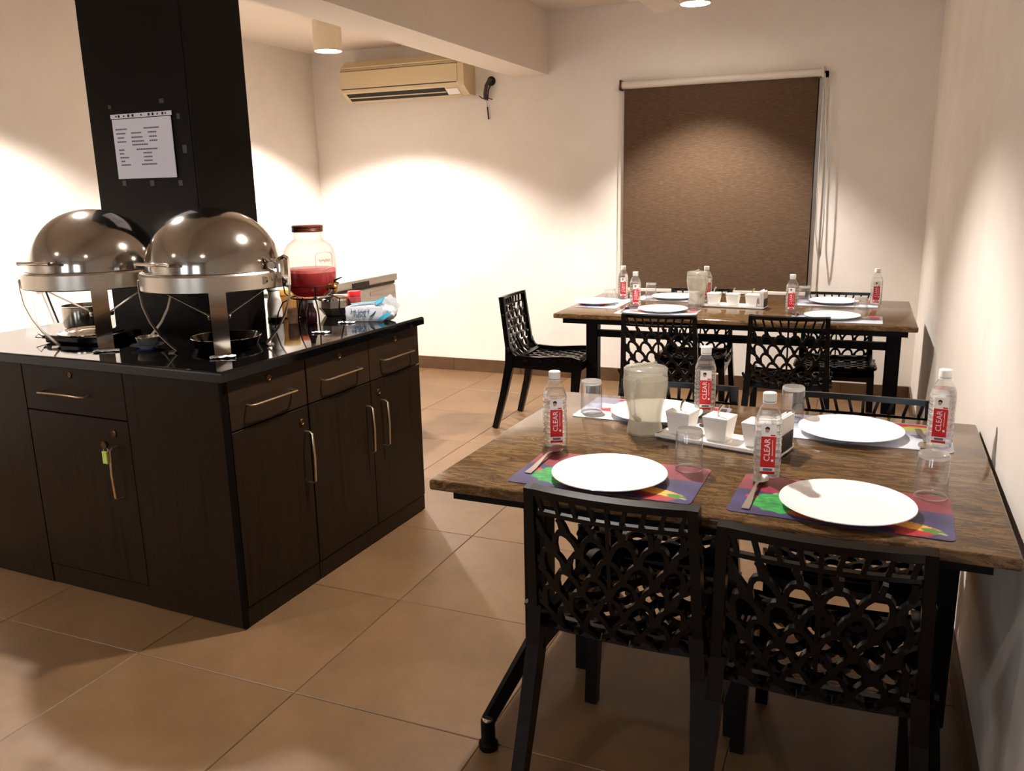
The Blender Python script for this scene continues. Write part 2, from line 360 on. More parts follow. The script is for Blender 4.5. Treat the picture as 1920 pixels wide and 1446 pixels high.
# printed sheet in a sleeve
sx, sy = COLX1-.417, COLY0-.004
sh = thing('menu_sheet', 'printed white sheet in a punched plastic sleeve taped to the dark column', 'notice', isl(sx, sy, 1.522), RC)
MB().span((.004, -.0015, 0), (.316, 0, .226)).build('paper', MT['sheet'], sh)
MB().span((-.002, -.001, .229), (.322, 0, .245)).build('sleeve_strip', MT['sheet'], sh)
hb = MB()
for x in (.03, .045, .072, .097, .12, .165, .205, .226, .25, .277, .292): hb.lathe([(.0035 if x in (.03, .072, .165, .25, .292) else .0055, 0), (.0035 if x in (.03, .072, .165, .25, .292) else .0055, .0008)], 10, (x, -.0018, .237), M=Matrix.Rotation(pi/2, 3, 'X'))
hb.build('punch_hole', MT['black'], sh)['kind'] = 'stuff'
ik = MB()
rows = [(.188, ((.018, .08), (.17, .25))), (.172, ((.02, .07), (.1, .155), (.19, .235))), (.156, ((.025, .06), (.1, .16), (.195, .235))), (.141, ((.022, .07), (.1, .165), (.195, .235))), (.128, ((.1, .185),)), (.11, ((.025, .055), (.12, .23))), (.096, ((.027, .05), (.155, .2))), (.081, ((.027, .075), (.155, .2))), (.067, ((.03, .052), (.155, .2))), (.053, ((.03, .08), (.14, .22)))]
for z, segs in rows:
    for a_, b_ in segs:
        x = a_
        while x < b_:
            w_ = random.uniform(.005, .011); ik.span((x, -.0019, z-.0028), (min(x+w_, b_), -.0013, z+.0028)); x += w_+.0016
ik.build('printed_lines', MT['ink'], sh)['kind'] = 'stuff'

# ------------------------------------------------------------------ island cabinets
INS = .0208
def handle(par, pts, r=.0045):
    return MB().tube(pts, r, 8, flat=.8).build('handle', MT['handle'], par, True)
def lock(par, c, n):
    R_ = Matrix.Rotation(pi/2, 3, 'Y') if n == 'x' else Matrix.Rotation(pi/2, 3, 'X')
    MB().lathe([(.012, -.001), (.012, .003), (.0095, .005), (.008, .003), (.004, .003)], 14, c, M=R_).build('lock', MT['brass'], par, True)
X0 = -INS
def right_unit(name, label, y0, y1, cols, group=None):
    t = thing(name, label, 'cabinet', isl(0, 0), RC, group)
    MB().span((-.5, y0, .004), (X0-.019, y1, HC-.034)).build('carcass', MT['wood_dark'], t)
    MB().span((X0-.018, y0+.002, .004), (X0-.004, y1-.002, .072)).build('plinth', MT['wood_v'], t)
    for (a_, b_, hy, lk) in cols:
        d = MB().rbox((X0-.018, a_+.002, .699), (X0, b_-.002, HC-.04), .0012, 1).build('drawer', MT['wood_hy'], t)
        m_ = (a_+b_)/2; hx = X0+.032
        handle(d, [(X0, m_-.115, .772), (X0+.02, m_-.115, .772), (hx, m_-.105, .774), (hx+.005, m_, .776), (hx, m_+.105, .774), (X0+.02, m_+.115, .772), (X0, m_+.115, .772)])
        lock(d, (X0, m_, .842), 'x')
        o = MB().rbox((X0-.018, a_+.002, .076), (X0, b_-.002, .694), .0012, 1).build('door', MT['wood_v'], t)
        handle(o, [(X0, hy, .603), (X0+.02, hy, .603), (hx, hy, .595), (hx+.004, hy, .505), (hx, hy, .415), (X0+.02, hy, .407), (X0, hy, .407)])
        if lk: lock(o, (X0, lk, .643), 'x')
    return t
t = right_unit('cabinet', 'dark wood cabinet with one drawer and one locked door at island corner nearest the camera', .0400, .4355, [(.0405, .4345, .408, .392)])
MB().span((-.463, INS, .004), (-.035, INS+.018, HC-.036)).build('corner_panel', MT['wood_v'], t)
MB().span((-.0345, INS, .004), (-.0215, INS+.018, HC-.036)).build('corner_post', MT['edge'], t)
right_unit('cabinet', 'dark wood cabinet with two drawers and two doors with facing handles on island right side', .4365, 1.229, [(.4375, .838, .80, None), (.838, 1.228, .91, .892)])
# front unit with padlocked door
t = thing('cabinet', 'dark cabinet facing the camera with one drawer and a door bearing a lime padlock tag', 'cabinet', isl(0, 0), RC)
Y0 = INS
MB().span((-1.488, Y0+.019, .004), (-.504, COLY0-.004, HC-.034)).build('carcass', MT['wood_dark'], t)
MB().span((-1.488, Y0, .004), (-.982, Y0+.018, HC-.037)).build('side_panel', MT['wood_v'], t)
MB().span((-.977, Y0+.003, .004), (-.467, Y0+.018, .078)).build('plinth', MT['wood_v'], t)
d = MB().rbox((-.977, Y0, .699), (-.467, Y0+.018, HC-.04), .0012, 1).build('drawer', MT['wood_hx'], t)
handle(d, [(-.875, Y0, .772), (-.875, Y0-.02, .772), (-.865, Y0-.032, .774), (-.76, Y0-.038, .778), (-.655, Y0-.032, .774), (-.645, Y0-.02, .772), (-.645, Y0, .772)])
lock(d, (-.727, Y0, .842), 'y')
o = MB().rbox((-.977, Y0, .082), (-.467, Y0+.018, .694), .0012, 1).build('door', MT['wood_v'], t)
hx = -.535
handle(o, [(hx, Y0, .60), (hx, Y0-.02, .60), (hx, Y0-.032, .592), (hx, Y0-.036, .505), (hx, Y0-.032, .418), (hx, Y0-.02, .41), (hx, Y0, .41)])
lock(o, (hx-.005, Y0, .645), 'y')
# rear filler unit
t2_ = thing('cabinet', 'plain dark cabinet block at the rear of the island behind the column', 'cabinet', isl(0, 0), RC)
MB().span((-1.488, COLY1+.004, .004), (-.502, 1.229, HC-.034)).build('carcass', MT['wood_dark'], t2_)
MB().span((-1.488, COLY0-.002, .004), (COLX0-.004, COLY1+.003, HC-.034)).build('side_panel', MT['wood_dark'], t2_)
# padlock tag hanging on the handle
pk = thing('padlock', 'small brass padlock with lime green tag hung on the front door handle', 'padlock', isl(hx-.012, Y0-.04, .55), RC)
MB().rbox((-.011, -.006, -.002), (.011, .004, .043), .002).build('tag', MT['padlock'], pk)
MB().tube(arc((.004, 0, .046), .011, 0, 2*pi, 14)[:-1], .002, 6, close=True).build('ring', MT['chrome'], pk, True)
MB().lathe([(.013, -.006), (.013, .006)], 12, (.006, -.002, .068), M=Matrix.Rotation(pi/2, 3, 'X')).build('lock_body', MT['brass'], pk, True)

# worktop with a hole round the column
th = .034; wt = bmesh.new()
gx = [-CLX, COLX0-.003, COLX1+.003, 0]; gy = [0, COLY0-.003, COLY1+.003, CLY]
V = {(i, j): wt.verts.new((gx[i], gy[j], -th)) for i in range(4) for j in range(4)}
F = [wt.faces.new((V[i, j], V[i+1, j], V[i+1, j+1], V[i, j+1])) for i in range(3) for j in range(3) if (i, j) != (1, 1)]
r_ = bmesh.ops.extrude_face_region(wt, geom=F); vs = [e for e in r_['geom'] if isinstance(e, bmesh.types.BMVert)]
bmesh.ops.translate(wt, vec=(0, 0, th), verts=vs)
outer = [e for e in wt.edges if all(abs(v.co.z) < 1e-6 for v in e.verts) and (all(abs(v.co.x) < 1e-6 for v in e.verts) or all(abs(v.co.y) < 1e-6 for v in e.verts) or all(abs(v.co.x+CLX) < 1e-6 for v in e.verts) or all(abs(v.co.y-CLY) < 1e-6 for v in e.verts))]
bmesh.ops.bevel(wt, geom=outer, offset=.009, segments=3, profile=.5, affect='EDGES')
tag(MB().bm(wt).build('worktop', MT['blackstone'], None, False, loc=isl(0, 0, HC), rz=RC), 'polished black stone worktop on the dark serving island round the column', 'worktop')

# ------------------------------------------------------------------ things on the island
def chafer(name, label, cx, cy, group, hinge=-30):
    va = atan2(-cy, -cx)                     # direction to the camera
    t = thing(name, label, 'chafing dish', (cx, cy, HC), va+pi/2, group)   # local -y looks to the camera
    prof = [(.2305*cos(a), .292+.212*sin(a)) for a in [i*(pi/2)/16 for i in range(16)]]+[(.002, .504)]
    dome = MB().lathe([(.236, .288), (.236, .292)]+prof, 64).build('dome_lid', MT['steel_dome'], t, True, angle=60)
    # handle on the front left of the lid
    a = radians(-90-46); R_ = .268; c = Vector((R_*cos(a), R_*sin(a), .325)); tg = Vector((-sin(a), cos(a), 0)); rd = Vector((cos(a), sin(a), 0))
    h = MB().tube([c-tg*.072, c-tg*.03, c-tg*.028, c+tg*.028, c+tg*.03, c+tg*.072], [.0062, .0062, .007, .007, .0062, .0062], 10)
    for k in (-.05, .05): h.tube([c+tg*k, c+tg*k-rd*.045], .004, 8)
    h.build('handle', MT['chrome'], dome, True)
    MB().lathe([(.205, .235), (.248, .226), (.2525, .23), (.2525, .28), (.248, .2865), (.238, .2865), (.236, .28)], 64).build('water_pan', MT['steel_br'], t, True, angle=30)
    for k in range(4):
        a = -pi/2+k*pi/2; rd = Vector((cos(a), sin(a), 0)); pts = []; nr = []
        for (r, z, q) in ((.2545, .262, 0), (.2555, .225, .03), (.25, .17, .2), (.232, .115, .4), (.205, .065, .6), (.17, .022, .7), (.155, .008, 1.0), (.164, .002, 1.6), (.182, .002, 1.6)):
            pts.append(rd*r+Vector((0, 0, z)))
        tv = Vector((-sin(a), cos(a), 0))
        for i in range(len(pts)):
            tt = (pts[min(i+1, len(pts)-1)]-pts[max(i-1, 0)]).normalized(); nr.append(tt.cross(tv))
        MB().strip(pts, nr, .054, .003).build('leg', MT['steel_br'], t, True)
    for sgn in (-1, 1):
        pts = [Vector((sgn*.2, 0.02, .228)), Vector((sgn*.03, 0.02, .118))]
        MB().strip(pts, [Vector((-sgn*.5, 0, .8))]*2, .045, .002).build('burner_strut', MT['steel_br'], t)
    MB().lathe([(.042, .106), (.044, .118), (.04, .12), (.038, .112)], 24, (0, .02, 0)).build('burner_holder', MT['chrome'], t, True)
    # hinge box at the right
    hg = MB().rbox((.222, -.045, .228), (.275, .03, .325), .004)
    hg.tube([(.205, -.06, .337), (.222, -.058, .33), (.238, -.05, .316)], .006, 8)
    hg.tube([(.27, -.045, .325), (.292, -.05, .335), (.302, -.045, .328)], .007, 8)
    hg.lathe([(.013, 0), (.013, .012)], 14, (.246, -.046, .305), M=Matrix.Rotation(pi/2, 3, 'X'))
    hg.lathe([(.015, 0), (.015, .016), (.008, .016), (.008, .04), (.014, .042), (.014, .055)], 14, (.232, -.046, .258), M=Matrix.Rotation(pi/2, 3, 'X'))
    hg.build('hinge', MT['chrome'], t, True, angle=35, rz=radians(hinge))
    return t
C2 = (-2.145, 2.365); C1 = (-2.668, 2.318)
g_ = 'roll top chafing dishes on the island'
chafer('chafing_dish', 'domed steel chafing dish at island corner with full front leg and hinge in view', *C2, g_)
chafer('chafing_dish', 'domed steel chafing dish on the left, partly behind the other dome', *C1, g_, 0)
def pan(x, y, r, label):
    t = thing('frying_pan', label, 'pan', (x, y, HC), 0)
    MB().lathe([(r*.86, .001), (r*.9, .002), (r, .03), (r+.003, .032), (r-.002, .0315), (r*.87, .006), (.01, .005)], 40).build('pan_body', MT['blackgloss'], t, True)
    MB().tube([(cos(i*2*pi/40)*(r+.001), sin(i*2*pi/40)*(r+.001), .032) for i in range(40)], .0022, 6, close=True).build('rim', MT['chrome'], t, True)
pan(-2.19, 2.44, .125, 'shallow black pan with bright rim on worktop under the corner chafing dish')
t = thing('warming_tray', 'steel ridged round lid on black tray with wire loop handle under left chafing dish', 'tray', (-2.80, 2.37, HC), .1)
MB().rbox((-.12, -.11, .001), (.15, .11, .03), .008).build('tray_base', MT['blackgloss'], t)
lid = [(.001, .044), (.03, .043), (.045, .038), (.06, .043), (.075, .037), (.09, .042), (.105, .036), (.118, .034), (.118, .031)]
MB().lathe(list(reversed(lid)), 40).build('ridged_lid', MT['chrome'], t, True, angle=25)
MB().tube([(-.12, -.07, .02), (-.15, -.09, .022)], .005, 6).tube([(-.148, -.108, .035), (-.175, -.1, .02), (-.15, -.075, .012)], .002, 6, close=True).build('loop_handle', MT['blackgloss'], t, True)
t = thing('saucer', 'small pale blue saucer on black worktop between the two chafing dishes', 'saucer', (-2.432, 2.295, HC))
MB().lathe([(.028, .001), (.03, .004), (.058, .012), (.06, .013), (.056, .0135), (.03, .007), (.002, .006)], 32).build('saucer_dish', MT['saucer'], t, True)
t = thing('small_bowl', 'little steel bowl sitting on the pale blue saucer', 'bowl', (-2.43, 2.297, HC+.0068))
MB().lathe([(.025, .0005), (.034, .008), (.042, .034), (.0415, .035), (.036, .02), (.024, .004), (.002, .003)], 28).build('bowl_body', MT['steel_br'], t, True)
t = thing('cooking_pot', 'small lidless steel cooking pot at the left of the island behind the chafing dish', 'pot', (-3.10, 2.60, HC))
MB().lathe([(.07, .001), (.08, .006), (.084, .03), (.084, .092), (.102, .096), (.102, .098), (.082, .097), (.08, .02), (.002, .008)], 36).build('pot_body', MT['steel'], t, True)
def napkin_scrap(x, y, rz, label, s=1.):
    bm = bmesh.new(); bmesh.ops.create_grid(bm, x_segments=9, y_segments=6, size=.5)
    for v in bm.verts:
        v.co.x *= .085*s; v.co.y *= .035*s; v.co.z = .002+random.uniform(0, .006)*s
        v.co.x += random.uniform(-.004, .004)*s; v.co.y += random.uniform(-.003, .003)*s
    q = bmesh.ops.extrude_face_region(bm, geom=bm.faces[:]); bmesh.ops.translate(bm, vec=(0, 0, .0012), verts=[e for e in q['geom'] if isinstance(e, bmesh.types.BMVert)])
    tag(MB().bm(bm).build('paper_scrap', MT['paper'], None, True, loc=(x, y, HC-.0005), rz=rz, angle=80), label, 'paper')
def toward(cx, cy, r): d = Vector((-cx, -cy, 0)).normalized(); return cx+d.x*r, cy+d.y*r
napkin_scrap(*toward(*C2, .195), .6, 'crumpled white tissue scrap under front leg of the corner chafing dish')
napkin_scrap(*toward(*C1, .195), .7, 'crumpled white tissue scrap under front leg of the left chafing dish')

# drink dispenser on wire stand
JX, JY = -2.118, 2.888
st = thing('dispenser_stand', 'black wire stand holding up the red drink dispenser on the worktop', 'stand', (JX, JY, HC))
MB().tube([(.085*cos(i*2*pi/32), .085*sin(i*2*pi/32), .125) for i in range(32)], .0032, 6, close=True).build('ring', MT['frame'], st, True)
MB().tube([(.112*cos(i*2*pi/32), .112*sin(i*2*pi/32), .178) for i in range(32)], .0022, 6, close=True).build('ring', MT['frame'], st, True)
FEET = [(-1.992, 2.758), (-2.036, 3.006), (-2.245, 2.775), (-2.285, 3.0)]
for (fx, fy) in FEET:
    d_ = Vector((fx-JX, fy-JY, 0)); R_ = d_.length; d_.normalize()
    MB().tube([d_*.112+Vector((0, 0, .178)), d_*.108+Vector((0, 0, .145)), d_*.085+Vector((0, 0, .125)), d_*.12+Vector((0, 0, .108)), d_*(R_-.03)+Vector((0, 0, .07)), d_*(R_-.012)+Vector((0, 0, .0045)), d_*R_+Vector((0, 0, .0045))], .003, 6).build('leg', MT['frame'], st, True)
for k, lb in ((1, 'folded white paper pad under right rear foot of the dispenser stand'), (0, 'folded white paper pad under front foot of the dispenser stand')):
    napkin_scrap(FEET[k][0], FEET[k][1], .3, lb, .8)
dp = thing('drink_dispenser', 'glass drink dispenser half full of red squash with copper lid and gold tap', 'drink dispenser', (JX, JY, HC+.129), radians(71))
dp.scale = (.81, .81, .81)
gp = [(.075, 0.0), (.095, .012), (.118, .04), (.129, .075), (.132, .12), (.131, .19), (.124, .235), (.108, .262), (.085, .277), (.072, .287), (.07, .32), (.073, .323), (.073, .33), (.068, .33)]
MB().lathe(gp, 40, cap1=False).build('jar', MT['jarglass'], dp, True)
lq = [(.001, .003), (.072, .003), (.092, .015), (.115, .042), (.126, .076), (.1285, .112), (.1285, .124), (.001, .124)]
MB().lathe(lq, 40).build('squash', MT['redjuice'], dp, True)
MB().lathe([(.1284, .1245), (.1284, .139), (.12, .142), (.001, .1415)], 40).build('foam', MT['pinkfoam'], dp, True)
lp = [(.074, .323), (.078, .324), (.078, .331), (.0765, .334), (.078, .337), (.0765, .341), (.078, .344), (.078, .352), (.074, .356), (.001, .357)]
MB().lathe(lp, 36).build('lid', MT['rust'], dp, True, angle=30)
# moulded badge on the jar, with an illegible script
def onjar(x, z, r=.1325): return Vector((r*sin(x/r), -r*cos(x/r), z))
bg = MB()
pl = [(-.05, .158), (-.05, .212), (-.04, .222), (-.012, .224), (0, .232), (.012, .224), (.04, .222), (.05, .212), (.05, .158), (.04, .15), (.012, .147), (0, .14), (-.012, .147), (-.04, .15)]
bg.tube([onjar(x, z, .1325 if z < .2 else .1325-(z-.2)*.16) for x, z in pl], .0016, 5, close=True)
for z0_, n_, wz in ((.186, 26, .011), (.13, 24, .008)):
    bg.tube([onjar(-.036+.072*i/n_, z0_+wz*sin(i*2.1)*(.7+.3*sin(i*1.3)), .1325) for i in range(n_+1)], .0012, 5)
bg.build('moulded_badge', mat('moulded_glass_edge', srgb(196, 164, 154), .2), dp, True)
tp = MB(); ta = radians(10); td_ = Vector((sin(ta), -cos(ta), 0))
b0 = td_*.118+Vector((0, 0, .052))
tp.lathe([(.018, 0), (.018, .01), (.011, .012), (.011, .03), (.014, .032), (.014, .05), (.008, .056)], 14, b0, M=Matrix.Rotation(ta-pi/2, 3, 'Z') @ Matrix.Rotation(pi/2, 3, 'Y'))
e = td_*.163+Vector((0, 0, .052)); tp.tube([e+Vector((0, 0, .022)), e, e+Vector((0, 0, -.03))], [.009, .011, .008], 10)
tp.build('tap', MT['gold'], dp, True)
MB().tube([e+Vector((0, 0, .022)), e+Vector((0, 0, .034)), e+td_*.02+Vector((.004, 0, .042)), e+td_*.045+Vector((.006, 0, .052))], [.006, .006, .004, .003], 8).build('tap_lever', MT['blackgloss'], dp, True)
# pump bottle and condiment jars behind
t = thing('pump_bottle', 'white plastic squeeze bottle with black base beside the column', 'bottle', (-2.40, 2.995, HC))
MB().lathe([(.026, .012), (.032, .016), (.033, .07), (.03, .09), (.026, .105), (.026, .13), (.03, .135), (.03, .165), (.025, .17), (.001, .171)], 24).build('bottle_body', MT['wplastic'], t, True, angle=35)
MB().lathe([(.033, .001), (.034, .003), (.034, .013), (.03, .016)], 24).build('base_cap', MT['black'], t, True)
def jar(name, label, x, y, r, h, body, lidm, lid_h, cat='jar', taper=1.):
    t = thing(name, label, cat, (x, y, HC))
    MB().lathe([(r*.92*taper, .001), (r*taper, .005), (r, h-.012), (r*.93, h-.004), (.001, h-.003)], 26).build('jar_body', body, t, True)
    MB().lathe([(r*.9, h-.004), (r*.98, h-.002), (r*.98, h+lid_h-.003), (r*.94, h+lid_h), (.001, h+lid_h)], 26).build('lid', lidm, t, True, angle=35)
    return t
jar('pickle_jar', 'tall amber pickle jar with cream lid behind the dispenser stand, left of the cork jar', -2.40, 3.09, .045, .105, MT['amber'], MT['mustard'], .022)
jar('sauce_jar', 'dark brown sauce jar with orange lid behind the dispenser stand', -2.325, 3.12, .034, .085, MT['brownsauce'], MT['orange'], .02)
jar('spice_jar', 'pale spice jar with wide cork top in front of the pickle jars', -2.262, 2.935, .023, .052, MT['cork'], MT['cork'], .016, taper=.85)
t = thing('sauce_bottle', 'slim purple sauce bottle with white cap standing beneath the red dispenser', 'bottle', (-2.185, 2.965, HC))
MB().lathe([(.02, .001), (.022, .004), (.022, .05), (.012, .075), (.01, .09), (.001, .0905)], 20).build('bottle_body', MT['purple'], t, True)
MB().lathe([(.0115, .0895), (.0115, .104), (.001, .1045)], 16).build('cap', MT['wplastic'], t, True)
t = thing('lunch_box', 'round brushed steel container with a lid right of the dispenser stand', 'container', (-2.225, 3.20, HC))
MB().lathe([(.045, .001), (.05, .004), (.072, .035), (.075, .04), (.075, .072), (.001, .073)], 10).build('container_body', MT['steel_br'], t, False)
MB().lathe([(.077, .0725), (.077, .08), (.07, .088), (.02, .094), (.001, .094)], 28).build('lid', MT['chrome'], t, True)
t = jar('preserve_jar', 'small glass preserve jar with red lid behind the tissue pack', -2.135, 3.225, .03, .092, MT['pinkish'], MT['redlid'], .018)
# tissue pack
tk = thing('tissue_pack', 'white and teal wrapped pack of tissues at the far right end of the worktop', 'tissue pack', (-1.995, 3.108, HC), radians(14))
bm = bmesh.new(); bmesh.ops.create_cube(bm, size=1)
bmesh.ops.subdivide_edges(bm, edges=bm.edges[:], cuts=6, use_grid_fill=True)
for v in bm.verts:
    x, y, z = v.co; b = 1-abs(2*x)**6
    v.co = Vector((x*.165, y*.095*(.93+.07*(1-(2*z)**2)), (z+.5)*.068*(.9+.12*(1-(2*x)**2)*(1-(2*y)**4))))
    v.co += Vector((random.uniform(-1, 1), random.uniform(-1, 1), random.uniform(0, 1)))*.0012
MB().bm(bm).build('pack', MT['packwhite'], tk, True, loc=(0, 0, .001), angle=50)
bm = bmesh.new(); bmesh.ops.create_icosphere(bm, subdivisions=3, radius=1)
for v in bm.verts:
    k = 1+.16*sin(v.co.x*7+v.co.y*5)*cos(v.co.z*6); v.co = Vector((v.co.x*.042*k, v.co.y*.045*k, v.co.z*.045*k))
MB().bm(bm).build('gathered_film', MT['clearwrap'], tk, True, loc=(.098, .0, .062), angle=80)
bm = bmesh.new(); bmesh.ops.create_icosphere(bm, subdivisions=3, radius=1)
for v in bm.verts:
    k = 1+.12*sin(v.co.y*9+v.co.z*4); v.co = Vector((v.co.x*.034*k, v.co.y*.042*k, v.co.z*.03*k))
MB().bm(bm).build('tissue_end', MT['paper'], tk, True, loc=(.094, .0, .032), angle=80)
tb = MB()
tb.strip([(-.06, -.035, .076), (-.01, -.02, .0785), (.04, 0, .0785), (.075, .02, .083)], [(0, 0, 1)]*4, [.02, .035, .04, .03], .002)
tb.strip([(.06, -.046, .008), (.09, -.05, .022), (.115, -.042, .036)], [(0, -1, 0)]*3, [.006, .02, .014], .003)
tb.strip([(.05, -.03, .078), (.075, -.025, .09), (.09, -.03, .104)], [(0, -.5, 1)]*3, [.03, .03, .012], .003)
tb.build('teal_band', MT['teal'], tk, True)
RX = Matrix.Rotation(pi/2, 4, 'X')
MBt = text_mb('HI-SOFT', .0235, .0004, Matrix.Translation((-.014, -.0498, .044)) @ RX); MBt.build('pack_lettering', MT['tealdark'], tk)
text_mb('TISSUE', .0195, .0004, Matrix.Translation((-.018, -.0498, .025)) @ RX).build('pack_lettering', MT['tealdark'], tk)
MB().strip([(.026, -.0496, .022), (.042, -.0496, .032), (.055, -.0496, .048)], [(0, -1, 0)]*3, [.003, .008, .002], .0012).build('printed_leaf', MT['tealdark'], tk)

# ------------------------------------------------------------------ chest freezer behind the island
fz = thing('chest_freezer', 'white chest freezer with overhanging lid standing on the floor behind the island', 'freezer', (-2.72, 3.78, .002), 0)
FW, FL_, FH = .62, .86, .96
MB().rbox((-FW+.0, -.05, .03), (.0, FL_-.05, FH-.065), .02, 3).build('freezer_body', MT['fridge'], fz, True)
MB().span((-FW+.01, -.045, FH-.066), (-.008, FL_-.058, FH-.05)).build('gasket', MT['fridge_trim'], fz)
ld = MB().rbox((-FW-.005, -.055, FH-.05), (.008, FL_-.045, FH+.0), .012, 3).build('freezer_lid', MT['fridge'], fz, True)
MB().rbox((.004, .30, FH-.046), (.018, .47, FH-.016), .003).build('lid_grip', MT['fridge_trim'], ld)
MB().rbox((.004, .06, FH-.046), (.02, .13, FH-.01), .003).build('lid_hinge', MT['fridge_trim'], ld)
MB().rbox((-.001, .50, FH-.115), (.002, .78, FH-.09), .0008, 1).build('badge', MT['steel_br'], fz)
MB().span((-FW+.04, 0, 0), (-.04, FL_-.1, .035)).build('foot_rail', MT['black'], fz)

# wall socket on the left wall with a plug and cable
t = thing('wall_socket', 'white socket plate with black plug and hanging cable on the left wall', 'socket', (XL, 3.30, 1.06))
MB().rbox((.001, -.07, -.05), (.018, .06, .05), .004).build('plate', MT['wplastic'], t)
MB().rbox((.018, .0, -.045), (.06, .05, .0), .006).build('plug', MT['black'], t)
MB().tube([(.05, .03, -.03), (.055, .05, -.1), (.05, .08, -.2), (.05, .12, -.34), (.04, .2, -.6)], .006, 8).build('cable', MT['black'], t, True)
MB().tube([(.02, 0, -.05), (.02, .0, -.2), (.02, .02, -.5)], .004, 6).build('conduit', MT['wplastic'], t, True)

# ------------------------------------------------------------------ air conditioner and dangling cord
ac = thing('air_conditioner', 'aged cream split air conditioner high on the back wall under the beam', 'air conditioner', (-3.92, YB, 2.155))
W_ = 1.07
op = [(0, 0), (-.10, -.0), (-.165, .035), (-.2, .06), (-.205, .08), (-.205, .215), (-.195, .235), (-.12, .29), (0, .295)]
MB().prism(op, 0, W_).build('casing', MT['ac'], ac)
MB().rbox((.0, -.214, .088), (W_-.05, -.2, .215), .004).build('front_panel', MT['ac'], ac)
MB().prism([(-.2, .245), (-.125, .297), (-.118, .292), (-.197, .238)], .0, W_-.05).build('top_grille', MT['ac'], ac)
MB().span((.0, -.209, .214), (W_-.05, -.203, .219)).span((.01, -.2105, .081), (W_-.06, -.2, .087)).build('panel_seam', MT['ac_dark'], ac)
Q = Matrix.Rotation(radians(31), 3, 'X')
PS = lambda q, o_: (-.10-.857*q-.514*o_, .514*q-.857*o_)
MB().prism([PS(.012, .004), PS(.10, .004), PS(.10, -.01), PS(.012, -.01)], .035, W_-.17).build('outlet_slot', MT['black'], ac)
MB().prism([PS(.045, .0045), PS(.052, .0075), PS(.062, .0075), PS(.058, .0045)], .04, W_-.175).build('louvre', MT['ac'], ac)
MB().prism([PS(-.005, .002), PS(-.005, .006), PS(.012, .006), PS(.012, .002)], .03, W_-.06).build('louvre', MT['ac'], ac)
MB().prism([(-.135, .008), (-.186, .042), (-.188, .04), (-.14, .004)], W_-.16, W_-.06).build('display_panel', MT['wplastic'], ac)
t = thing('wire_pipe_stub', 'dark pipe stub and loose wires hanging from the wall right of the air conditioner', 'cable', (-2.735, YB, 2.25))
MB().lathe([(.035, 0), (.035, .004)], 20, (.02, -.002, .0), M=Matrix.Rotation(pi/2, 3, 'X')).build('wall_hole', MT['black'], t)
MB().tube([(.02, -.0, .0), (.02, -.035, .005), (.0, -.05, -.03), (-.015, -.045, -.09), (-.02, -.03, -.13)], .014, 10).build('pipe', mat('pipe_insulation', srgb(70, 60, 56), .7), t, True)
MB().tube([(.03, -.01, .0), (.035, -.04, -.02), (.015, -.05, -.07), (.0, -.035, -.12), (-.005, -.03, -.14)], .006, 8).build('wire', MT['black'], t, True)
MB().tube([(.0, -.035, -.12), (.02, -.04, -.13), (.04, -.035, -.135)], .004, 6).tube([(-.015, -.035, -.12), (-.04, -.04, -.125), (-.065, -.045, -.105)], .004, 6).build('wire', MT['black'], t, True)
MB().tube([(-.012, -.015, -.185), (-.008, -.015, -.23), (-.004, -.015, -.275)], .006, 8).tube([(-.02, -.03, -.13), (-.014, -.02, -.16), (-.012, -.015, -.19)], .0012, 5).build('wire_end', MT['brownsauce'], t, True)

# ------------------------------------------------------------------ roller blind
bl = thing('roller_blind', 'brown woven roller blind drawn down over the window on the back wall', 'blind', (0, YB, 0))
MB().span((-1.672, -.042, .72), (-.378, -.040, 2.13)).build('cloth', MT['blind'], bl)
MB().lathe([(.026, 0), (.026, 1.33)], 20, (-1.69, -.045, 2.15), M=Matrix.Rotation(pi/2, 3, 'Y')).build('roller_tube', MT['rail'], bl, True)
for x in (-1.7, -.358): MB().rbox((x, -.078, 2.115), (x+.014, -.001, 2.185), .004).build('end_bracket', MT['brass'] if x < -1 else MT['rail'], bl)
MB().rbox((-1.672, -.052, .70), (-.378, -.034, .725), .004).build('bottom_bar', MT['rail'], bl)
ch = [(-.345, -.06, 2.14), (-.345, -.062, 1.4), (-.336, -.062, 1.12), (-.326, -.062, 1.06), (-.318, -.062, 1.0), (-.308, -.062, .93), (-.298, -.062, .98), (-.292, -.062, 1.2), (-.3, -.062, 1.6), (-.34, -.06, 2.14)]
MB().tube(ch, .004, 6).build('bead_chain', MT['steel_br'], bl, True)

# ------------------------------------------------------------------ ceiling lamps and fan
for i, (x, y, z, wt_, cone, bld) in enumerate(LAMPS):
    lbl = ['cream cylinder downlight on the left ceiling beside the air conditioner', 'cream cylinder downlight behind the fan blade at top of the picture',
           'cream cylinder downlight over the near dining table', 'cream cylinder downlight over the serving island', 'cream cylinder downlight above the camera side of the main ceiling',
           'cream cylinder downlight over the left front floor'][i]
    t = thing('ceiling_downlight', lbl, 'ceiling lamp', (x, y, z), 0, 'cylinder downlights')
    MB().lathe([(.094, -.001), (.094, -.19), (.088, -.19), (.084, -.16), (.084, -.02)], 32, cap1=False).build('shade', MT['lampbody'], t, True, angle=30)
    MB().lathe([(.0835, -.182), (.0835, -.178)], 32).build('diffuser', MT['lampglow'], t)
    L = bpy.data.lights.new('downlight_bulb', 'SPOT'); L.energy = wt_; L.color = WARM; L.spot_size = radians(cone); L.spot_blend = bld; L.shadow_soft_size = .035
    lo = bpy.data.objects.new('downlight_bulb', L); C.objects.link(lo); lo.parent = t; lo.location = (0, 0, -.195)
fn = thing('ceiling_fan', 'cream ceiling fan with three blades at the top edge of the picture', 'fan', (-1.17, 4.47, ZM))
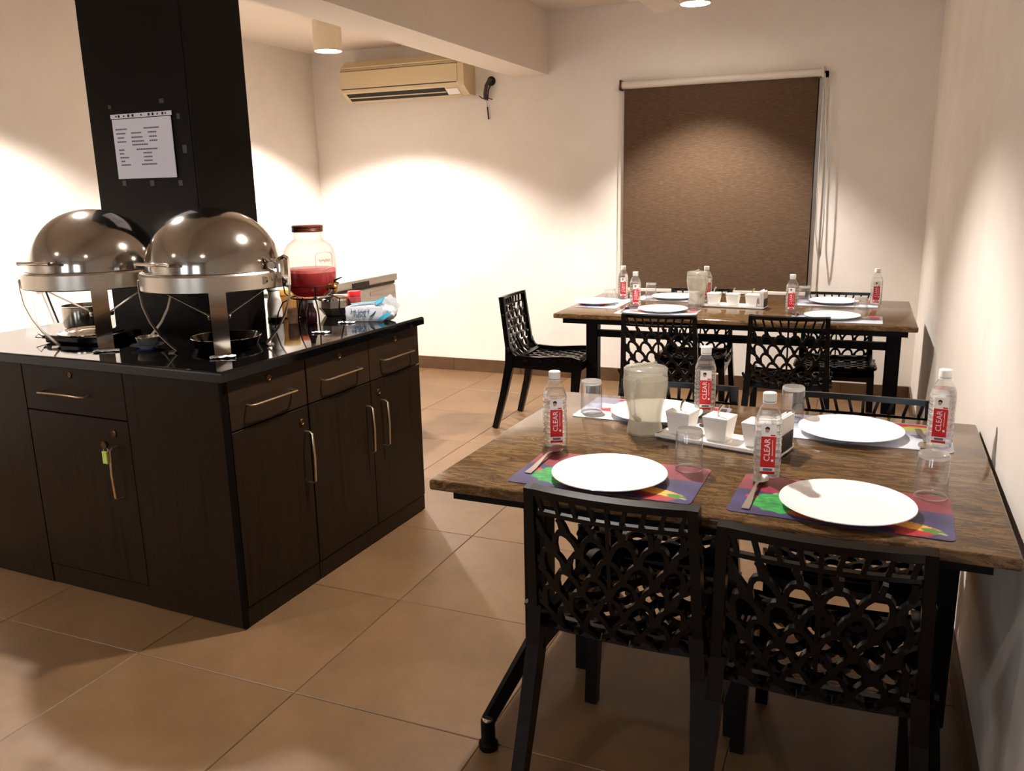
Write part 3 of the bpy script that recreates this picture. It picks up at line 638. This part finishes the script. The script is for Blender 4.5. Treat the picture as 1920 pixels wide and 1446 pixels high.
MB().lathe([(.06, -.001), (.06, -.03), (.02, -.05)], 24).tube([(0, 0, -.04), (0, 0, -.24)], .012, 10).build('down_rod', MT['fan'], fn, True)
MB().lathe([(.03, -.23), (.09, -.245), (.105, -.27), (.09, -.305), (.05, -.325), (.001, -.33)], 28).build('motor', MT['fan'], fn, True)
for k in range(3):
    a = radians(87+120*k); d_ = Vector((cos(a), sin(a), 0)); pts = [d_*.08+Vector((0, 0, -.27)), d_*.16+Vector((0, 0, -.27)), d_*.58+Vector((0, 0, -.275)), d_*.6+Vector((0, 0, -.275))]
    MB().strip(pts, [(-sin(a)*.15, cos(a)*.15, 1)]*4, [.05, .13, .15, .11], .006).build('blade', MT['fan'], fn)

# ------------------------------------------------------------------ tables
ZTAB = .777
def table(name, label, x, y, rz, W, D, po):
    t = thing(name, label, 'table', (x, y, 0), rz)
    top = MB().rbox((0, 0, ZTAB-.026), (W, D, ZTAB), .006, 3).build('table_top', MT['granite'], t, True, angle=30)
    MB().span((.042, .045, ZTAB-.058), (W-.04, D-.045, ZTAB-.0265)).build('apron', MT['frame'], t)
    yc = D/2
    for px in (po, W-po):
        MB().rbox((px-.036, yc-.036, .12), (px+.036, yc+.036, ZTAB-.06), .004, 1).build('leg', MT['frame'], t)
        for s_ in (-1, 1):
            y1 = yc+s_*(D/2-.1)
            f = MB().tube([(px, yc, .15), (px, yc+s_*.05, .145), (px, y1, .082)], [.026, .026, .02], 8).build('foot_bar', MT['frame'], t, True)
            MB().lathe([(.024, .0), (.026, .004), (.026, .018), (.019, .022), (.019, .085)], 14, (px, y1, .001)).build('leveller', MT['frame'], f, True)
            MB().lathe([(.016, .085), (.015, .09), (.004, .092)], 14, (px, y1, .001)).build('screw_cap', MT['chrome'], f, True)
    MB().span((po+.03, yc-.02, .575), (W-po-.03, yc+.02, .615)).build('stretcher', MT['frame'], t)
    return t
T1 = (-.9344, 1.6785, -.0162, 1.2348, .9585); T2 = (-1.5907, 4.3513, .0062, 1.834, .976)
table('dining_table', 'brown granite dining table in the foreground against the right wall', *T1, .09)
table('dining_table', 'long brown granite dining table at the back before the roller blind', *T2, .085)

# ------------------------------------------------------------------ lattice chairs
def chair_surface(u, v):
    """u metres across, v metres down the back then forward along the seat -> point and normal"""
    prof = [(0., 0.0, .818), (.10, .014, .712), (.20, .028, .607), (.29, .040, .518), (.34, .058, .471), (.375, .085, .449), (.42, .13, .440), (.52, .23, .437), (.62, .33, .445), (.72, .43, .452), (.77, .478, .446), (.80, .50, .425)]
    for i in range(len(prof)-1):
        if v <= prof[i+1][0] or i == len(prof)-2:
            a, b = prof[i], prof[i+1]; k = max(0, (v-a[0])/(b[0]-a[0])); break
    y = a[1]+(b[1]-a[1])*k; z = a[2]+(b[2]-a[2])*k
    w = .188+.014*min(1, v/.4); s = u/w
    tn = Vector((0, b[1]-a[1], b[2]-a[2])).normalized(); nr = Vector((1, 0, 0)).cross(tn)
    dp_ = .018*(1-s*s)
    return Vector((u, y, z))+nr*(-dp_ if v < .36 else -dp_*.5), nr
HW = lambda v: .188+.014*min(1, v/.4)
def ribs(mb, v0, v1, rows_v, cell, h, wd_, th_, seat=False):
    for r, vb in enumerate(rows_v):
        nc = int(.5/cell)+2
        for c in range(-nc, nc+1):
            xc = (c+(.5 if r % 2 else 0))*cell; a_ = cell*.5; lean = .022*max(-1, min(1, xc/.15))
            pts = []; 
            for k in range(9):
                t_ = pi*k/8; u = xc+a_*cos(t_)+lean*sin(t_); v = vb-h*sin(t_)
                if abs(u) <= HW(v)+.001 and v0 <= v <= v1: pts.append((u, v))
                else:
                    if len(pts) > 1: break
                    pts = []
            if len(pts) > 1:
                S_ = [chair_surface(*q) for q in pts]; mb.strip([q[0] for q in S_], [q[1] for q in S_], wd_, th_)
            if abs(xc) < HW(vb)-.012 and vb-h > v0:
                S_ = [chair_surface(xc+lean*.9*q, vb-h*q) for q in (1., 1.45)]
                if vb-h*1.45 > v0: mb.strip([q[0] for q in S_], [q[1] for q in S_], wd_*.85, th_)
def line(mb, pts, w_, th_):
    S_ = [chair_surface(*q) for q in pts]; mb.strip([q[0] for q in S_], [q[1] for q in S_], w_, th_)
bk = MB()
line(bk, [(u, .008) for u in [-.188+.376*i/10 for i in range(11)]], .017, .026)
for s_ in (-1, 1): line(bk, [(s_*(HW(v)-.008), v) for v in [i*.385/12 for i in range(13)]], .022, .030)
line(bk, [(u, .055) for u in [-.188+.376*i/10 for i in range(11)]], .010, .012)
for i in range(-4, 5): line(bk, [(i*.041, .016), (i*.041+.010*(-1 if i > 0 else 1 if i < 0 else 0), .05)], .009, .012)
ribs(bk, .05, .385, [.052+.046*(i+1) for i in range(8)], .062, .052, .0115, .014)
line(bk, [(0, .05), (0, .15), (0, .25), (0, .37)], .008, .013)
line(bk, [(u, .376) for u in [-.2+.4*i/12 for i in range(13)]], .026, .016)
sm = MB()
ribs(sm, .385, .79, [.375+.046*(i+1) for i in range(9)], .062, .052, .0125, .016, True)
for s_ in (-1, 1): line(sm, [(s_*.192, .375+.4*i/10) for i in range(11)], .022, .05)
line(sm, [(u, .785) for u in [-.2+.4*i/10 for i in range(11)]], .05, .018)
line(sm, [(u, .39) for u in [-.2+.4*i/10 for i in range(11)]], .024, .03)
def leg_pts(front, s_):
    if front: return [(s_*.187, .478, .43), (s_*.189, .472, .36), (s_*.193, .462, .2), (s_*.197, .455, .002)], [.056, .05, .04, .03], .034
    return [(s_*.186, .040, .52), (s_*.193, .052, .41), (s_*.204, .012, .22), (s_*.216, -.045, .002)], [.03, .055, .042, .034], .032
def build_chair(loc, rz, label, group):
    t = thing('lattice_chair', label, 'chair', loc, rz, group)
    bk.build('backrest', MT['chair'], t, True, angle=35); sm.build('seat', MT['chair'], t, True, angle=35)
    for fr in (True, False):
        for s_ in (-1, 1):
            p_, w_, th_ = leg_pts(fr, s_)
            MB().strip(p_, [(1, 0, 0)]*4, w_, th_).build('leg', MT['chair'], t)
    # side rails joining the legs under the seat
    for s_ in (-1, 1): MB().strip([(s_*.190, .06, .415), (s_*.190, .26, .405), (s_*.190, .47, .408)], [(1, 0, 0)]*3, [.05, .04, .055], .028).build('side_rail', MT['chair'], t)
    MB().strip([(-.18, .485, .41), (.18, .485, .41)], [(0, 1, 0)]*2, .05, .02).build('front_rail', MT['chair'], t)
    return t
G1, G2 = 'lattice chairs at the near table', 'lattice chairs at the back table'
c0 = build_chair((-.468, 1.615, 0), -.035, 'black lattice chair at front left of the near table, by the foreground spoon', G1)
dup(c0, (-.040, 1.545, 0), -.02, 'black lattice chair at front right of the near table, closest to the camera', G1)
dup(c0, (-.548, 2.70, 0), pi+.03, 'black lattice chair on far side of the near table behind the frosted jug', G1)
dup(c0, (.017, 2.70, 0), pi-.03, 'black lattice chair on far side of the near table next to the right wall', G1)
dup(c0, (-.962, 4.20, 0), .06, 'black lattice chair at camera side of the back table, left one of two', G2)
dup(c0, (-.338, 4.30, 0), .03, 'black lattice chair at camera side of the back table, right one of two', G2)
dup(c0, (-.955, 5.36, 0), pi+.05, 'black lattice chair under the roller blind, behind the jug on the back table', G2)
dup(c0, (-.145, 5.36, 0), pi+.03, 'black lattice chair on the window side of the back table, near the right corner', G2)
dup(c0, (-2.035, 4.835, 0), -pi/2+.02, 'black lattice chair at the left end of the back table, seen from the side', G2)

# ------------------------------------------------------------------ table ware
def srgb3(c): return srgb(*c)
def mix(a, b, k): return tuple(a[i]+(b[i]-a[i])*k for i in range(3))
def sst(a, b, x): x = max(0, min(1, (x-a)/(b-a))); return x*x*(3-2*x)
def printA(u, v):
    c = (66, 60, 108)
    c = mix(c, (52, 46, 84), .5+.5*sin(u*9+v*14))
    c = mix(c, (128, 52, 62), sst(.55, .62, v)); c = mix(c, (150, 74, 74), sst(.72, .95, v)*.6)
    def blob(cx, cy, rx, ry, ang, col, wob=0, n=7, ph=0):
        nonlocal c
        dx, dy = (u-cx)*1.75, v-cy; x = dx*cos(ang)+dy*sin(ang); y = -dx*sin(ang)+dy*cos(ang)
        r = sqrt((x/rx)**2+(y/ry)**2); r -= wob*sin(n*atan2(y, x)+ph)
        c = mix(c, col(x/rx, y/ry) if callable(col) else col, 1-sst(.93, 1.0, r))
    blob(.30, .56, .22, .10, .2, (196, 190, 186)); blob(.16, .60, .10, .05, 0, (150, 40, 60))
    blob(.25, .33, .30, .24, 0, lambda x, y: mix((26, 122, 56), (70, 176, 88), .5+.5*sin(8*x+3*sin(7*y+2*x))*cos(9*y+2*sin(6*x))), .06, 11)
    blob(.085, .42, .05, .05, 0, (205, 40, 80))
    blob(.46, .13, .34, .10, -.08, (222, 104, 46)); blob(.62, .07, .16, .06, 0, (90, 82, 120))
    blob(.84, .07, .16, .06, .2, (176, 30, 46), .1, 6); blob(.72, .16, .2, .05, -.2, (150, 30, 50))
    blob(.78, .24, .33, .075, -.30, lambda x, y: mix((232, 150, 40), (250, 206, 92), .5+.5*sin(y*9)))
    blob(.905, .155, .085, .055, -.30, (74, 128, 52), .1, 5); blob(.95, .12, .035, .012, -.3, (190, 200, 120))
    return c
def printB(u, v):
    c = mix((214, 220, 230), (168, 176, 196), sst(.25, .5, v)); c = mix(c, (120, 110, 122), sst(.45, .62, v)*.7)
    def blob(cx, cy, rx, ry, col):
        nonlocal c
        r = sqrt(((u-cx)*1.75/rx)**2+((v-cy)/ry)**2)+.08*sin(6*atan2(v-cy, u-cx)); c = mix(c, col, 1-sst(.9, 1., r))
    blob(.3, .3, .16, .07, (214, 160, 130)); blob(.22, .42, .16, .09, (214, 60, 44)); blob(.12, .62, .2, .1, (168, 178, 200))
    blob(.72, .86, .42, .12, (150, 36, 40)); blob(.80, .78, .22, .1, (146, 150, 70)); blob(.35, .88, .3, .1, (178, 34, 52)); blob(.92, .8, .1, .14, (180, 24, 36)); blob(.55, .9, .14, .08, (212, 190, 90))
    blob(.88, .5, .2, .1, (92, 84, 96))
    return c
def mat_mesh(name, fn, W=.436, D=.252, nx=112, ny=66):
    vs = []; fs = []; cols = []
    rc_ = .014
    for j in range(ny+1):
        for i in range(nx+1):
            x, y = (i/nx-.5)*W, (j/ny-.5)*D
            ax, ay = abs(x)-(W/2-rc_), abs(y)-(D/2-rc_)
            if ax > 0 and ay > 0:
                q = sqrt(ax*ax+ay*ay)
                if q > rc_: x = math.copysign(W/2-rc_+ax*rc_/q, x); y = math.copysign(D/2-rc_+ay*rc_/q, y)
            vs.append((x, y, .0018)); cols += srgb(*fn(i/nx, j/ny))
    for j in range(ny):
        for i in range(nx): a_ = j*(nx+1)+i; fs.append((a_, a_+1, a_+nx+2, a_+nx+1))
    n0 = len(vs); bd = [i for i in range(nx+1)]+[(j)*(nx+1)+nx for j in range(1, ny+1)]+[ny*(nx+1)+i for i in range(nx-1, -1, -1)]+[j*(nx+1) for j in range(ny-1, 0, -1)]
    for k in bd: vs.append((vs[k][0], vs[k][1], .0002)); cols += cols[k*4:k*4+4]
    nb = len(bd)
    for k in range(nb): fs.append((bd[k], n0+k, n0+(k+1) % nb, bd[(k+1) % nb]))
    me = bpy.data.meshes.new(name); me.from_pydata(vs, [], fs); at = me.color_attributes.new('print', 'FLOAT_COLOR', 'POINT'); at.data.foreach_set('color', cols)
    me.materials.append(MT['mat']); return me
mA, mB_ = mat_mesh('placemat', printA), mat_mesh('placemat', printB)
def placemat(me, x, y, rz, label, group):
    o = bpy.data.objects.new('placemat', me); C.objects.link(o); o.location = (x, y, ZTAB); o.rotation_euler = (0, 0, rz); tag(o, label, 'placemat', group)
GM, GF = 'placemats on the near table', 'placemats on the back table'
placemat(mA, -.534, 1.852, -.02, 'purple placemat printed with vegetables at front left of the near table', GM)
placemat(mA, -.020, 1.835, -.04, 'purple placemat printed with vegetables at front right of the near table', GM)
placemat(mB_, -.575, 2.455, -.03, 'pale placemat with red and orange print behind the frosted jug', GM)
placemat(mB_, .022, 2.435, -.03, 'pale placemat with red and green print under the far right plate of the near table', GM)
placemat(mB_, -1.05, 4.56, .0, 'pale printed placemat at front left of the back table', GF)
placemat(mB_, -.13, 4.55, .0, 'pale printed placemat at front right of the back table', GF)
placemat(mB_, -1.09, 5.14, .0, 'pale printed placemat on the window side of the back table, left of the jug', GF)
placemat(mB_, -.15, 5.14, .0, 'pale printed placemat on the window side of the back table, near the right end', GF)
placemat(mB_, -1.435, 4.84, pi/2, 'pale printed placemat at the left end of the back table', GF)

pp = [(.001, .0025), (.06, .0025), (.085, .001), (.088, .0025), (.105, .007), (.132, .015), (.137, .0175), (.136, .019), (.131, .0172), (.104, .0095), (.08, .0065), (.001, .0062)]
pm = MB().lathe(pp, 56).mesh('dinner_plate', MT['opal'], True, 60)
def plate(x, y, label, group):
    o = bpy.data.objects.new('dinner_plate', pm); C.objects.link(o); o.location = (x, y, ZTAB+.0012); tag(o, label, 'plate', group)
GP, GQ = 'white plates on the near table', 'white plates on the back table'
plate(-.530, 1.828, 'white dinner plate at front left of the near table beside the steel spoon', GP)
plate(-.006, 1.812, 'white dinner plate at front right of the near table', GP)
plate(-.556, 2.418, 'white dinner plate behind the frosted jug on the near table', GP)
plate(-.012, 2.400, 'white dinner plate at far right of the near table on a pale mat', GP)
plate(-1.03, 4.585, 'white dinner plate at front left of the back table', GQ)
plate(-.15, 4.565, 'white dinner plate at front right of the back table', GQ)
plate(-1.085, 5.14, 'white dinner plate on the window side of the back table, left of the jug', GQ)
plate(-.165, 5.155, 'white dinner plate on the window side of the back table, near the right end', GQ)
plate(-1.475, 4.80, 'white dinner plate at the left end of the back table', GQ)

# water bottles
def bottle_proto(x, y, rz, label, group):
    t = thing('water_bottle', label, 'bottle', (x, y, ZTAB), rz, group)
    pr = [(.024, .001), (.029, .005), (.0305, .012)]
    z = .016
    while z < .134:
        pr += [(.0312, z), (.0312, z+.009), (.0292, z+.0115), (.0292, z+.0125)]; z += .0148
    pr += [(.031, .136), (.0305, .142), (.026, .157), (.019, .171), (.0135, .179), (.0125, .184), (.0125, .19)]
    MB().lathe(pr, 40, sq=.28, cap1=False).build('bottle_body', MT['bottle'], t, True, angle=25)
    wp = [(.001, .004), (.023, .004), (.028, .008)]+[(r-.0014, z_) for r, z_ in pr[3:-7] if z_ < .134]+[(.0295, .137), (.029, .142), (.0245, .156), (.001, .156)]
    MB().lathe(wp, 40, sq=.28).build('water', MT['water'], t, True, angle=25)
    MB().lathe([(.0155, .186), (.0158, .188), (.0158, .203), (.0145, .205), (.001, .205)], 24).build('cap', MT['wplastic'], t, True, angle=30)
    MB().lathe([(.0155, .181), (.0155, .184)], 24).build('neck_ring', MT['wplastic'], t, True)
    lb = MB().span((-.0165, -.0327, .018), (.0165, -.0315, .137)).build('label', MT['label_white'], t)
    MB().span((-.0165, -.0329, .034), (.0165, -.0326, .108)).span((-.0165, -.0329, .018), (.0165, -.0326, .024)).build('red_print', MT['label_red'], lb)
    R_ = Matrix.Translation((-.002, -.0331, .076)) @ Matrix.Rotation(pi/2, 4, 'X') @ Matrix.Rotation(pi/2, 4, 'Z')
    text_mb('CLEAR', .0185, .0002, R_).build('lettering', MT['label_white'], lb)
    MB().span((.0085, -.0331, .062), (.0098, -.0329, .1)).span((.0075, -.0331, .048), (.0125, -.0329, .0535)).build('fine_print', MT['label_white'], lb)
    sk = MB().lathe([(.0045, 0), (.0045, .0004)], 14, (-.004, -.0327, .122), M=Matrix.Rotation(pi/2, 3, 'X')).build('printed_face', MT['skin'], lb)
    MB().lathe([(.0052, 0), (.0052, .0003)], 14, (-.0035, -.0327, .1265), M=Matrix.Rotation(pi/2, 3, 'X')).build('printed_hair', MT['black'], lb)
    MB().span((.004, -.0331, .1095), (.0145, -.0328, .113)).build('printed_mark', MT['label_red'], lb)
    MB().span((-.01, -.0329, .0255), (.011, -.0326, .0315)).build('bar_code', MT['ink'], lb)
    return t
GB, GC = 'water bottles on the near table', 'water bottles on the back table'
BT = [(-.742, 2.038, .12, 'water bottle with red label at the left end of the near table by the spoon', GB),
      (-.428, 2.505, .05, 'water bottle with red label behind the white sugar boxes of the near table', GB),
      (-.187, 1.968, .06, 'water bottle with red label in front of the napkins on the near table', GB),
      (.203, 2.358, -.06, 'water bottle with red label at the right end of the near table by the wall', GB),
      (-1.382, 5.045, .0, 'water bottle at the left end of the back table, further from the camera', GC),
      (-1.215, 4.698, .1, 'water bottle standing at front left of the back table', GC),
      (-.362, 4.71, -.06, 'water bottle at front right of the back table, beside the right plate', GC),
      (.055, 5.13, .05, 'water bottle at the right end of the back table', GC),
      (-.885, 5.10, .3, 'water bottle standing behind the jug on the back table', GC)]
b0_ = None
for (x, y, dr, lb, g) in BT:
    rz = atan2(-y, -x)+pi/2+dr
    if b0_ is None: b0_ = bottle_proto(x, y, rz, lb, g)
    else: dup(b0_, (x, y, ZTAB), rz, lb, g)

# tumblers (upside down)
tg_ = [(.0325, 0.0), (.0335, .002), (.0318, .096), (.029, .1005), (.001, .101)]
ti = [(.0312, .0), (.0302, .07), (.028, .086), (.001, .088)]
def tumbler_mesh(inverted):
    m_ = MB().lathe(tg_, 32, cap0=False)
    n_ = 32; return m_
def tumbler(x, y, label, group, up=False):
    t = thing('tumbler', label, 'glass', (x, y, ZTAB+.0022), 0, group)
    tumbler_mesh(True).build('glass_wall', MT['glass'], t, True, angle=50)
    MB().lathe([(.0312, 0), (.0338, .0), (.0338, .0022), (.0312, .0022), (.0312, 0)], 32, cap0=False, cap1=False).build('rim', MT['glass_rim'], t, True)
    MB().lathe([(.0285, .0882), (.0312, .0905), (.0312, .0965), (.0282, .0998), (.001, .1005)], 32).build('thick_base', MT['glass_rim'], t, True)
    return t
MT['glass_rim'] = thin_glass('glass_rim', tint=(.85, .85, .84), edge=.6, refl=1.6, haze=.45, hazecol=(.95, .93, .9))
GT, GU = 'upturned tumblers on the near table', 'upturned tumblers on the back table'
TB = [(-.368, 1.958, 'upturned glass tumbler at front between the two purple placemats', GT), (.162, 1.948, 'upturned glass tumbler at front right of the near table', GT),
      (-.752, 2.395, 'upturned glass tumbler on the pale mat at left of the frosted jug', GT), (-.173, 2.50, 'upturned glass tumbler beside the napkins, left of the far right plate', GT),
      (-1.214, 5.075, 'upturned glass tumbler beside two bottles on the left of the back table', GU), (-.886, 4.72, 'upturned glass tumbler in front of the jug on the back table', GU),
      (-.018, 4.63, 'upturned glass tumbler right of the front right plate on the back table', GU), (-.325, 5.10, 'upturned glass tumbler behind a bottle on the right of the back table', GU),
      (-1.375, 4.73, 'upturned glass tumbler on the mat at the left end of the back table', GU)]
t0_ = None
for (x, y, lb, g) in TB:
    if t0_ is None: t0_ = tumbler(x, y, lb, g)
    else: dup(t0_, (x, y, ZTAB+.0022), 0, lb, g)

# jugs
def jug(x, y, rz, label):
    t = thing('water_jug', label, 'jug', (x, y, ZTAB), rz, 'water jugs on the tables')
    o = [(.045, .001), (.05, .004), (.0495, .015), (.046, .035), (.0455, .05), (.05, .075), (.0575, .105), (.0615, .135), (.0615, .16), (.0585, .178)]
    MB().lathe(o, 40, cap1=False).build('jug_wall', MT['frost'], t, True, angle=60)
    MB().lathe([(.001, .006)]+[(r-.003, z_+.003) for r, z_ in o[1:-2]]+[(.0585, .158), (.001, .158)], 40).build('water', MT['jugwater'], t, True)
    MB().lathe([(.0585, .176), (.0605, .178), (.0605, .186), (.056, .19), (.001, .192)], 40).tube([(-.03, -.03, .192), (.02, .03, .196)], .006, 8).build('lid', MT['frost'], t, True, angle=40)
    MB().tube([(0, -.06, .162), (0, -.082, .165), (0, -.098, .15), (0, -.1, .11), (0, -.088, .075), (0, -.062, .055), (0, -.048, .05)], .0075, 10, flat=.8).build('handle', MT['jughandle'], t, True)
    return t
MT['jugwater'] = thin_glass('cold_water', tint=(.93, .92, .88), edge=.2, haze=.3, hazecol=(.85, .82, .74), rough=.1)
MT['jughandle'] = thin_glass('jug_handle_plastic', tint=(.93, .92, .88), edge=.7, edgecol=(.3, .28, .24), haze=.25)
j0 = jug(-.545, 2.232, atan2(-2.23, .545)+pi/2-.35, 'frosted plastic water jug with lid on the near table')
dup(j0, (-.905, 4.92, ZTAB), .6, 'frosted plastic water jug on the back table before the blind', 'water jugs on the tables')

# spoons
def spoon_mb():
    bm = bmesh.new(); bmesh.ops.create_grid(bm, x_segments=8, y_segments=12, size=1)
    for v in bm.verts:
        x, y = v.co.x, v.co.y; k = sqrt(max(0, 1-y*y*.96)); px_ = x*.019*k; r = x*x*.8+y*y
        v.co = Vector((px_, .105+y*.031, .0012+.0085*min(1, (abs(x)**2*.7+y*y*.9)*.9)))
    q = bmesh.ops.extrude_face_region(bm, geom=bm.faces[:]); bmesh.ops.translate(bm, vec=(0, 0, .0012), verts=[e for e in q['geom'] if isinstance(e, bmesh.types.BMVert)])
    return MB().bm(bm)
def spoon(x, y, rz, label, group):
    t = thing('spoon', label, 'spoon', (x, y, ZTAB+.0022), rz, group)
    spoon_mb().build('spoon_bowl', MT['steel_br'], t, True, angle=60)
    MB().strip([(0, -.078, .002), (0, -.04, .003), (0, .01, .008), (0, .05, .0125), (0, .078, .0095)], [(0, 0, 1)]*5, [.017, .015, .009, .006, .008], .002).build('spoon_handle', MT['steel_br'], t, True)
    return t
GS = 'steel spoons on the near table'
s0 = spoon(-.722, 1.872, -.03, 'steel spoon on the left edge of the front left placemat', GS)
dup(s0, (-.2, 1.812, ZTAB+.0022), -.05, 'steel spoon on the left edge of the front right placemat', GS)
dup(s0, (.165, 2.42, ZTAB+.0022), 3.2, 'steel spoon half hidden behind the bottle near the right wall', GS)
dup(s0, (-.385, 2.47, ZTAB+.0022), 3.0, 'steel spoon half hidden behind the bottle and sugar boxes', GS)
dup(s0, (-1.238, 4.53, ZTAB+.0022), 0.1, 'steel spoon at the front left of the back table', 'steel spoons on the back table')
dup(s0, (-.322, 4.52, ZTAB+.0022), 0.1, 'steel spoon at the front right of the back table', 'steel spoons on the back table')

# condiment trays
def tray_set(x, y, rz, which, group):
    t = thing('condiment_tray', 'white rectangular condiment tray on the %s' % which, 'tray', (x, y, ZTAB), rz, 'white condiment trays')
    MB().rbox((-.165, -.056, .004), (.185, .056, .0105), .003, 2).span((-.15, -.045, .0005), (.17, .045, .005)).build('tray_plate', MT['white'], t, True)
    MB().tube([(-.162, -.053, .012), (.182, -.053, .012), (.182, .053, .012), (-.162, .053, .012)], .003, 6, close=True).build('raised_rim', MT['white'], t, True)
    return t
def box_set(x, y, rz, label, group, ang):
    t = thing('condiment_box', label, 'sugar box', (x, y, ZTAB+.0112), rz, group)
    M4 = Matrix.Rotation(pi/4, 3, 'Z')
    MB().lathe([(.036, .0), (.038, .003), (.048, .057), (.0465, .058), (.043, .05)], 4, M=M4, cap1=False).build('box_body', MT['white'], t)
    MB().rbox((-.036, -.036, .0575), (.036, .036, .066), .0035, 2).build('lid', MT['white'], t, True)
    MB().tube([(0, -.01, .05), (.0, -.012, .072), (.004, -.014, .088), (.012, -.016, .099)], [.003, .003, .0035, .0045], 8, flat=.6).build('spoon', MT['steel_br'], t, True)
    return t
def napkin_holder(x, y, rz, label, group):
    t = thing('napkin_stand', label, 'napkin holder', (x, y, ZTAB+.0112), rz, group)
    MB().rbox((-.016, -.04, 0), (.016, .04, .005), .001).span((.013, -.04, 0), (.0155, .04, .045)).span((-.0155, -.04, 0), (-.013, .04, .045)).build('holder', MT['black'], t)
    for k in range(7):
        xx = -.0105+k*.0035; q = random.uniform(-.006, .006)
        MB().add([(xx, -.055+q, .006), (xx+.0022, -.055+q, .006), (xx+.0022+random.uniform(-.003, .005), -.05+q, .088+q*.5), (xx+random.uniform(-.003, .003), -.05+q, .088+q*.5),
                  (xx, .05+q, .006), (xx+.0022, .05+q, .006), (xx+.003, .048+q, .085+q), (xx+.0005, .048+q, .085+q)],
                 [(0, 1, 2, 3), (7, 6, 5, 4), (0, 4, 5, 1), (1, 5, 6, 2), (2, 6, 7, 3), (3, 7, 4, 0)]).build('napkin', MT['paper'], t)
    return t
for (cx_, cy_, rz, wh, sfx) in ((-.335, 2.205, -.25, 'near table', 'near'), (-.69, 4.86, -.1, 'back table', 'back')):
    tray_set(cx_, cy_, rz, wh, None)
    for k, dx in enumerate((-.108, 0., .108)):
        px_, py_ = cx_+dx*cos(rz), cy_+dx*sin(rz)
        nm = ['white lidded condiment box on the %s tray, next to the jug', 'white lidded condiment box in the middle of the %s tray', 'white lidded condiment box on the %s tray, next to the napkins'][k] % wh
        box_set(px_, py_, rz, nm, 'condiment boxes on the '+wh, 0)
    napkin_holder(cx_+.168*cos(rz), cy_+.168*sin(rz), rz, 'upright white napkins in a holder at the end of the tray on the %s' % wh, 'napkin stands')
